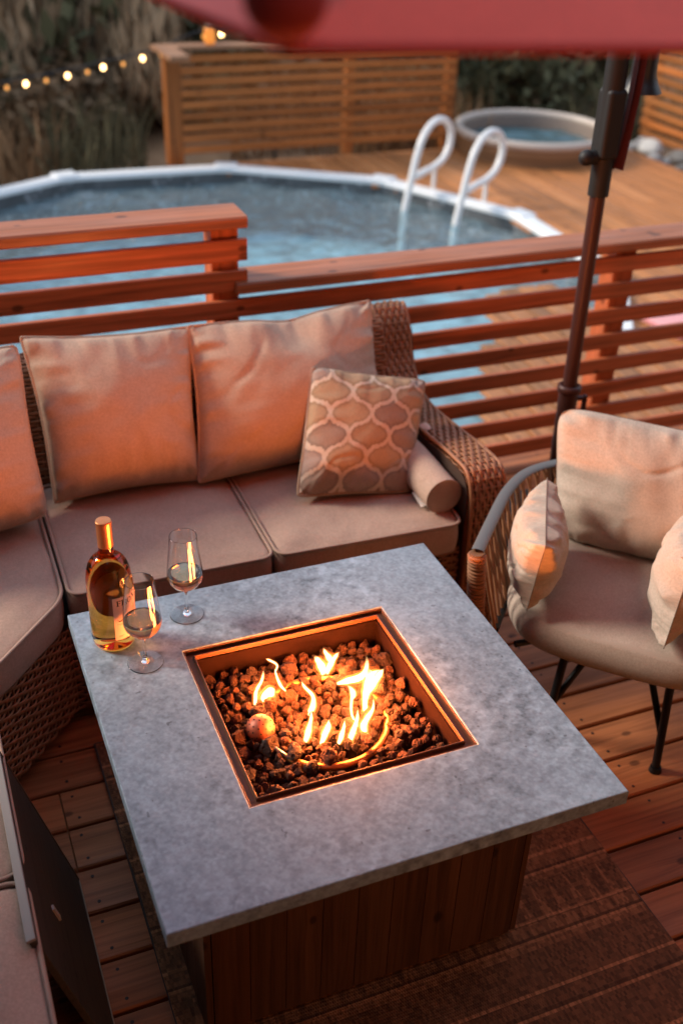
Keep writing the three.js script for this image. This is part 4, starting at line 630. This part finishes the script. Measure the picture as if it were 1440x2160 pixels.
// ================================================================ CHAIR
{
  const O = [0.62, -0.33], w = [0.707, 0.707], d = [0.707, -0.707], at = (a, b, y) => V(O[0] + w[0] * a + d[0] * b, y, O[1] + w[1] * a + d[1] * b);
  const C = thing('patio_chair', 'low rope-strung patio chair with black steel legs beside the fire table', 'chair', [at(0.33, 0.28, 0).x, 0, at(0.33, 0.28, 0).z]);
  const black = std(0.012, 0.013, 0.015, 0.4, { metalness: 0.5 }), rope = std(0.4, 0.17, 0.075, 0.7, { map: SPECK }), CH = fabric(0.56, 0.46, 0.38);
  // rim: half-round channel, open end at the front
  const rimPts = [at(-0.06, -0.035, 0.6), at(-0.068, 0.12, 0.598), at(-0.07, 0.3, 0.6), at(-0.045, 0.44, 0.592), at(0.03, 0.545, 0.588), at(0.16, 0.62, 0.6), at(0.33, 0.66, 0.635), at(0.5, 0.62, 0.6), at(0.63, 0.545, 0.588), at(0.705, 0.44, 0.592), at(0.73, 0.3, 0.6), at(0.728, 0.12, 0.598), at(0.72, -0.035, 0.6)];
  const rc = new THREE.CatmullRomCurve3(rimPts, false, 'centripetal');
  const rim = surf((u, v) => { const p = rc.getPoint(v), t = rc.getTangent(v), s = t.clone().cross(V(0, 1, 0)).normalize(), a = Math.PI * u; return p.addScaledVector(s, Math.cos(a) * 0.0165).add(V(0, Math.sin(a) * 0.007, 0)); }, 12, 120, 0.06, 2);
  part('rim_rail', rim, std(0.13, 0.13, 0.13, 0.5, { side: THREE.DoubleSide }), C);
  part('rim_core', new THREE.TubeGeometry(rc, 120, 0.0045, 8), std(0.06, 0.04, 0.03, 0.6), C);
  // lower frame and cords
  const lowPts = rimPts.map((p) => { const c = at(0.33, 0.26, 0); return V(mix(c.x, p.x, 0.84), 0.335, mix(c.z, p.z, 0.84)); }), lc = new THREE.CatmullRomCurve3(lowPts, false, 'centripetal');
  part('lower_rail', new THREE.TubeGeometry(lc, 100, 0.01, 8), black, C);
  for (let k = 0; k < 84; k++) { const t = 0.02 + (k / 83) * 0.96, p = rc.getPoint(t), q = lc.getPoint(clamp(t + (k % 2 ? 0.045 : -0.03))); part('cord', rod([p.x, p.y - 0.004, p.z], q.toArray(), 0.0046, 0.0046, 7), rope, C); }
  for (const t of [0.1, 0.2, 0.3, 0.7, 0.8, 0.9]) { const p = rc.getPoint(t), q = lc.getPoint(t); part('upright', rod(p.toArray(), q.toArray(), 0.007), std(0.16, 0.08, 0.045, 0.6), C); }
  for (const e of [0, 1]) { // wrapped front posts
    const p = rc.getPoint(e), q = V(p.x, 0.37, p.z).lerp(lc.getPoint(e), 0.25), g = rod([p.x, p.y - 0.004, p.z], [q.x, 0.36, q.z], 0.018, 0.0195, 20), coils = [];
    part('post', g, std(0.2, 0.1, 0.05, 0.6), C);
    for (let k = 0; k < 22; k++) { const m = V(p.x, p.y - 0.014, p.z).lerp(V(q.x, 0.362, q.z), k / 21); coils.push(new THREE.TorusGeometry(0.0195, 0.0052, 6, 20).rotateX(Math.PI / 2 + 0.12 * Math.sin(k * 1.7)).translate(m.x, m.y, m.z)); }
    part('wrapped_cane', join(coils), rope, C);
  }
  // legs
  const F = V(0.985, 0.006, -0.009), leg = (a, b, c) => { const foot = at(a, b, 0.006), top = at(mix(a, 0.33, 0.12), mix(b, 0.28, 0.12), 0.33), o = part('leg', rod(foot.toArray(), top.toArray(), 0.0115), black, C); part('foot_cap', new THREE.CylinderGeometry(0.015, 0.018, 0.016, 14).translate(foot.x, 0.008, foot.z), black, o); const s0 = foot.clone().lerp(top, 0.34), s1 = at(mix(a, 0.33, 0.62), mix(b, 0.28, 0.4), 0.315); part('brace', rod(s0.toArray(), s1.toArray(), 0.0095), black, o); };
  const inv = (x, z) => { const dx = x - O[0], dz = z - O[1]; return [dx * w[0] + dz * w[1], dx * d[0] + dz * d[1]]; };
  const [fa, fb] = inv(F.x, F.z); leg(fa, fb); leg(0.66 - fa, fb); leg(fa, 0.52); leg(0.66 - fa, 0.52);
  part('cross_bar', rod(at(0.06, 0.02, 0.3).toArray(), at(0.6, 0.5, 0.3).toArray(), 0.0095), black, C);
  const plan = []; for (let i = 0; i < 40; i++) { const a = (i / 40) * 6.2832, c = Math.cos(a), s = Math.sin(a), k = 3.6, r = Math.pow(Math.abs(c) ** k + Math.abs(s) ** k, -1 / k), p = at(0.325 + 0.33 * c * r, 0.275 + 0.31 * s * r, 0); plan.push([p.x, p.z]); }
  const sc = slabCushion(plan.reverse(), 0.318, 0.425, { crown: 0.03, seed: 21, round: 0.05 });
  { const p = sc.body.attributes.position; const c = at(0.325, 0.275, 0); for (let i = 0; i < p.count; i++) { const y = p.getY(i), t = clamp((y - 0.318) / 0.107), k = 1 - 0.045 * Math.pow(Math.abs(2 * t - 1), 2.2) * (t > 1 ? 0 : 1); p.setXYZ(i, mix(c.x, p.getX(i), k), y, mix(c.z, p.getZ(i), k)); } sc.body.computeVertexNormals(); }
  part('seat_cushion', sc.body, fabric(0.46, 0.37, 0.31), C);
  const e = [0.756, 0.654];
  const bl = [0.925, 0.435, -0.545], tl = [0.955, 0.8, -0.675];
  cushion('back_cushion', [bl, [bl[0] + 0.66 * e[0], 0.435, bl[2] + 0.66 * e[1]], [tl[0] + 0.62 * e[0], 0.775, tl[2] + 0.62 * e[1]], tl], 0.25, CH, 'plump pale back cushion on the patio chair below the umbrella pole', { seed: 31, sag: 0.5, pull: 0.015, pow: 2.1, corner: 0.09 }, false);
  const q0 = [0.66, 0.452, -0.25], q1 = [0.675, 0.66, -0.235], q2 = [0.852, 0.665, -0.52], q3 = [0.85, 0.46, -0.53];
  cushion('side_pillow', [q0, q3, q2, q1], 0.15, CH, 'small pale pillow standing on edge at the left of the patio chair', { seed: 41, wr: 1.5, pull: 0.05, pow: 2.3, corner: 0.015 }, false);
  const r0 = [0.9, 0.452, 0.0], r1 = [0.985, 0.66, -0.06], r2 = [1.18, 0.66, -0.28], r3 = [1.12, 0.455, -0.25];
  cushion('side_pillow', [r0, r3, r2, r1].map(([x, y, z]) => [x, y, z]), 0.15, CH, 'small pale pillow at the right of the patio chair, cut by the frame edge', { seed: 43, wr: 1.4, pull: 0.05, pow: 2.3, corner: 0.015 }, false);
}
// ================================================================ UMBRELLA
{
  const P0 = V(1.345, 0, -1.15), P1 = V(1.305, 2.62, -1.15), U = thing('patio_umbrella', 'red patio umbrella with dark bronze pole standing behind the chair', 'umbrella', P0.toArray());
  const bronze = std(0.06, 0.018, 0.013, 0.45, { metalness: 0.2 }), dark = std(0.006, 0.0055, 0.0055, 0.6), on = (y) => P0.clone().lerp(P1, y / 2.62);
  part('pole', rod(on(0.02).toArray(), on(2.6).toArray(), 0.024, 0.024, 24), bronze, U);
  part('base_tube', rod(on(0.05).toArray(), on(0.56).toArray(), 0.032, 0.032, 24), bronze, U);
  part('collar', lathe([[0.03, -0.012], [0.04, -0.01], [0.041, 0.01], [0.03, 0.014]], 28).translate(on(0.57).x, 0.57, P0.z), bronze, U);
  const kn = part('clamp_knob', rod([on(0.52).x + 0.03, 0.53, P0.z + 0.005], [on(0.52).x + 0.055, 0.53, P0.z + 0.01], 0.009), bronze, U); part('grip', rbox(0.014, 0.075, 0.02, 0.006, on(0.5).x + 0.06, 0.505, P0.z + 0.012), bronze, kn);
  part('base_plate', lathe([[0.001, 0.0], [0.24, 0.0], [0.24, 0.03], [0.2, 0.05], [0.05, 0.06], [0.035, 0.08]], 40).translate(P0.x, 0, P0.z), std(0.03, 0.025, 0.022, 0.7), U);
  part('crank_housing', join([rod(on(1.22).toArray(), on(1.9).toArray(), 0.032, 0.032, 24), rbox(0.062, 0.2, 0.07, 0.014, on(1.42).x, 1.43, P0.z)]), dark, U);
  part('crank_knob', join([rod([on(1.33).x - 0.03, 1.335, P0.z], [on(1.33).x - 0.062, 1.335, P0.z], 0.022, 0.02), new THREE.SphereGeometry(0.024, 16, 12).translate(on(1.33).x - 0.06, 1.335, P0.z)]), dark, U);
  part('tie_strap', surf((u, v) => V(on(1.5).x + 0.03 + 0.03 * u + 0.012 * Math.sin(v * 3.1), mix(1.86, 1.3, v), P0.z + 0.02 + 0.02 * Math.sin(u * 7 + v * 3)), 16, 24), new THREE.MeshPhysicalMaterial({ color: lin(0.07, 0.006, 0.006), roughness: 0.9, side: THREE.DoubleSide, transmission: 0.2, thickness: 0 }), U);
  // canopy: four panels
  const C = V(0.45, 2.32, -0.04), hem = 1.995, V1 = V(-0.385, hem, 0.82), a0 = Math.atan2(V1.z - C.z, V1.x - C.x);
  const RR = Math.hypot(V1.x - C.x, V1.z - C.z), cor = (k) => V(C.x + RR * Math.cos(a0 + (k * Math.PI) / 2), hem, C.z + RR * Math.sin(a0 + (k * Math.PI) / 2)), top = C.clone();
  const red = new THREE.MeshPhysicalMaterial({ color: lin(0.97, 0.16, 0.115), map: FABRIC, roughness: 0.95, transmission: 0.3, thickness: 0, side: THREE.DoubleSide });
  for (let k = 0; k < 4; k++) {
    const a = cor(k), b = cor(k + 1);
    part('canopy_panel', surf((u, v) => { const e = a.clone().lerp(b, u), s = 0.09 * Math.sin(Math.PI * v) + 0.05 * Math.sin(Math.PI * u) * Math.sin(Math.PI * Math.min(1, v * 1.0)) * -1; const p = e.lerp(top, v * 0.985); p.y += s * 0.6 - 0.018 * Math.sin(Math.PI * u) * (1 - v); return p; }, 20, 24, 2, 2), red, U);
    part('hem', new THREE.TubeGeometry(new THREE.CatmullRomCurve3(Array.from({ length: 11 }, (_, i) => { const p = a.clone().lerp(b, i / 10); p.y -= 0.018 * Math.sin((Math.PI * i) / 10); return p; })), 20, 0.0045, 6), std(0.6, 0.06, 0.045, 0.95), U);
    const rb = part('rib', rod([mix(a.x, C.x, 0.06), mix(a.y, top.y, 0.06) - 0.014, mix(a.z, C.z, 0.06)], [top.x, top.y - 0.05, top.z], 0.009, 0.009, 8), dark, U);
    part('rib_tip', new THREE.SphereGeometry(0.03, 18, 14).translate(a.x + (a.x - C.x) * 0.004, a.y + 0.034, a.z + (a.z - C.z) * 0.004), std(0.36, 0.035, 0.03, 0.9), rb);
  }
  part('finial', lathe([[0.05, 0], [0.05, 0.02], [0.02, 0.04], [0.03, 0.07], [0.001, 0.1]], 20).translate(top.x, top.y - 0.02, top.z), bronze, U);
  part('arm', tube([on(2.55).toArray(), [1.05, 2.66, -0.88], [0.6, 2.56, -0.4], [top.x, 2.46, top.z]], 0.022, 40, 12), bronze, U);
  // bell shaped lamp clipped to the pole
  const L = thing('hanging_lamp', 'black bell shaped lamp clipped to the umbrella pole under the canopy', 'lamp', [1.455, 1.48, -1.2]);
  part('lamp_shade', lathe([[0.012, 0.19], [0.03, 0.185], [0.034, 0.15], [0.038, 0.05], [0.05, 0.02], [0.062, 0.0], [0.058, 0.0], [0.034, 0.045], [0.03, 0.14], [0.001, 0.17]], 36).translate(1.455, 1.505, -1.2), std(0.012, 0.012, 0.013, 0.4, { side: THREE.DoubleSide }), L);
  part('bracket', tube([[on(1.72).x, 1.72, P0.z], [1.38, 1.74, -1.17], [1.45, 1.735, -1.2], [1.455, 1.69, -1.2]], 0.006, 24, 8), dark, L);
}
// ================================================================ BOTTLE AND GLASSES
{
  const wineGlass = new THREE.MeshPhysicalMaterial({ color: lin(1, 1, 1), roughness: 0.0, transmission: 1, thickness: 0.003, ior: 1.5 });
  const wineMat = new THREE.MeshPhysicalMaterial({ color: lin(1, 0.94, 0.8), roughness: 0.0, transmission: 1, thickness: 0.05, ior: 1.34, attenuationColor: lin(0.98, 0.72, 0.36), attenuationDistance: 0.08 });
  const glass = (x, z, label) => {
    const t = thing('wine_glass', label, 'wine glass', [x, TT, z], null);
    const out = [[0.0005, 0.0015], [0.02, 0.0015], [0.0375, 0.001], [0.039, 0.002], [0.0375, 0.0035], [0.02, 0.005], [0.009, 0.008], [0.005, 0.015], [0.0036, 0.03], [0.0036, 0.062], [0.0055, 0.071], [0.014, 0.077], [0.029, 0.088], [0.0385, 0.102], [0.0412, 0.114], [0.0405, 0.126], [0.037, 0.16], [0.0325, 0.2], [0.0308, 0.2195]];
    const inn = [[0.0303, 0.2203], [0.0298, 0.2195], [0.0315, 0.2], [0.036, 0.16], [0.0394, 0.126], [0.04, 0.114], [0.0373, 0.1032], [0.028, 0.0895], [0.014, 0.0795], [0.0005, 0.0765]];
    part('glass_body', lathe([...out, ...inn], 72).translate(x, TT, z), wineGlass, t);
    const lv = 0.1215, liq = [[0.0004, 0.0763], [0.0142, 0.0793], [0.0284, 0.0893], [0.0376, 0.103], [0.0403, 0.114], [0.0399, 0.1205], [0.0397, lv], [0.03, lv - 0.0004], [0.0004, lv - 0.0005]];
    part('wine', lathe(liq, 72).translate(x, TT, z), wineMat, t);
  };
  glass(-0.326, -0.2295, 'wine glass of rose wine nearer the front, overlapping the wine bottle');
  glass(-0.197, -0.364, 'wine glass of pale wine farther back, right of the wine bottle');
  // bottle
  const x = -0.372, z = -0.329, B = thing('wine_bottle', 'large amber wine bottle with copper screw cap and pink label on the table corner', 'wine bottle', [x, TT, z]);
  const amber = new THREE.MeshPhysicalMaterial({ color: lin(1, 0.9, 0.75), roughness: 0.0, transmission: 1, thickness: 0.09, ior: 1.42, attenuationColor: lin(0.92, 0.5, 0.12), attenuationDistance: 0.085 });
  const out = [[0.0005, 0.012], [0.025, 0.006], [0.038, 0.0], [0.0445, 0.004], [0.048, 0.014], [0.0495, 0.03], [0.0495, 0.1], [0.0495, 0.165], [0.0488, 0.18], [0.0462, 0.196], [0.0415, 0.211], [0.034, 0.223], [0.0255, 0.231], [0.0185, 0.237], [0.0158, 0.246], [0.015, 0.262], [0.015, 0.3], [0.0005, 0.301]];
  part('bottle_glass', lathe(out, 80).translate(x, TT, z), amber, B);
  const cop = std(0.72, 0.26, 0.1, 0.32, { metalness: 0.75 });
  const cap = part('screw_cap', lathe([[0.0162, 0.256], [0.0166, 0.257], [0.0166, 0.296], [0.0162, 0.2975], [0.0168, 0.299], [0.0168, 0.304], [0.0163, 0.3055], [0.0168, 0.307], [0.0168, 0.316], [0.0155, 0.319], [0.0005, 0.3195]], 48).translate(x, TT, z), cop, B);
  const cv = document.createElement('canvas'); cv.width = 512; cv.height = 640; const c = cv.getContext('2d');
  c.fillStyle = '#ecc6b4'; c.fillRect(0, 0, 512, 640); for (let i = 0; i < 4000; i++) { c.fillStyle = `rgba(${120 + hash(i, 1) * 100},80,60,0.06)`; c.fillRect(hash(i, 2) * 512, hash(i, 3) * 640, 2, 2); }
  c.fillStyle = '#1f0f0b'; c.font = 'bold 112px serif'; c.textAlign = 'left'; c.save(); c.translate(44, 128); c.fillText('FRONT', 0, 0); c.restore();
  c.strokeStyle = '#6d3a2a'; c.lineWidth = 5; for (let i = 0; i < 9; i++) { c.beginPath(); c.moveTo(230 + i * 26, 420 - i * 12); c.quadraticCurveTo(290 + i * 20, 300 - i * 6, 320 + i * 24, 180 + i * 8); c.stroke(); }
  c.fillStyle = '#2c1a16'; c.beginPath(); c.moveTo(40, 330); c.lineTo(80, 352); c.lineTo(128, 330); c.lineTo(96, 368); c.lineTo(70, 368); c.closePath(); c.fill(); c.fillStyle = '#6d3a2a'; c.fillRect(40, 400, 120, 4); c.fillRect(70, 414, 90, 4);
  c.font = '26px serif'; for (let i = 0; i < 2; i++) c.fillRect(50, 578 + i * 14, 70 - i * 18, 5);
  const lt = new THREE.CanvasTexture(cv); lt.colorSpace = THREE.SRGBColorSpace;
  // faces toward the fire, so that its left edge is seen from the camera
  part('label', surf((u, v) => { const a = mix(1.68, 0.0, u), r = 0.0501; return V(x + Math.cos(a) * r, TT + mix(0.038, 0.15, v), z + Math.sin(a) * r); }, 30, 4, 1, 1), new THREE.MeshStandardMaterial({ map: lt, roughness: 0.7, side: THREE.DoubleSide }), B);
}
renderer.render(scene, camera);
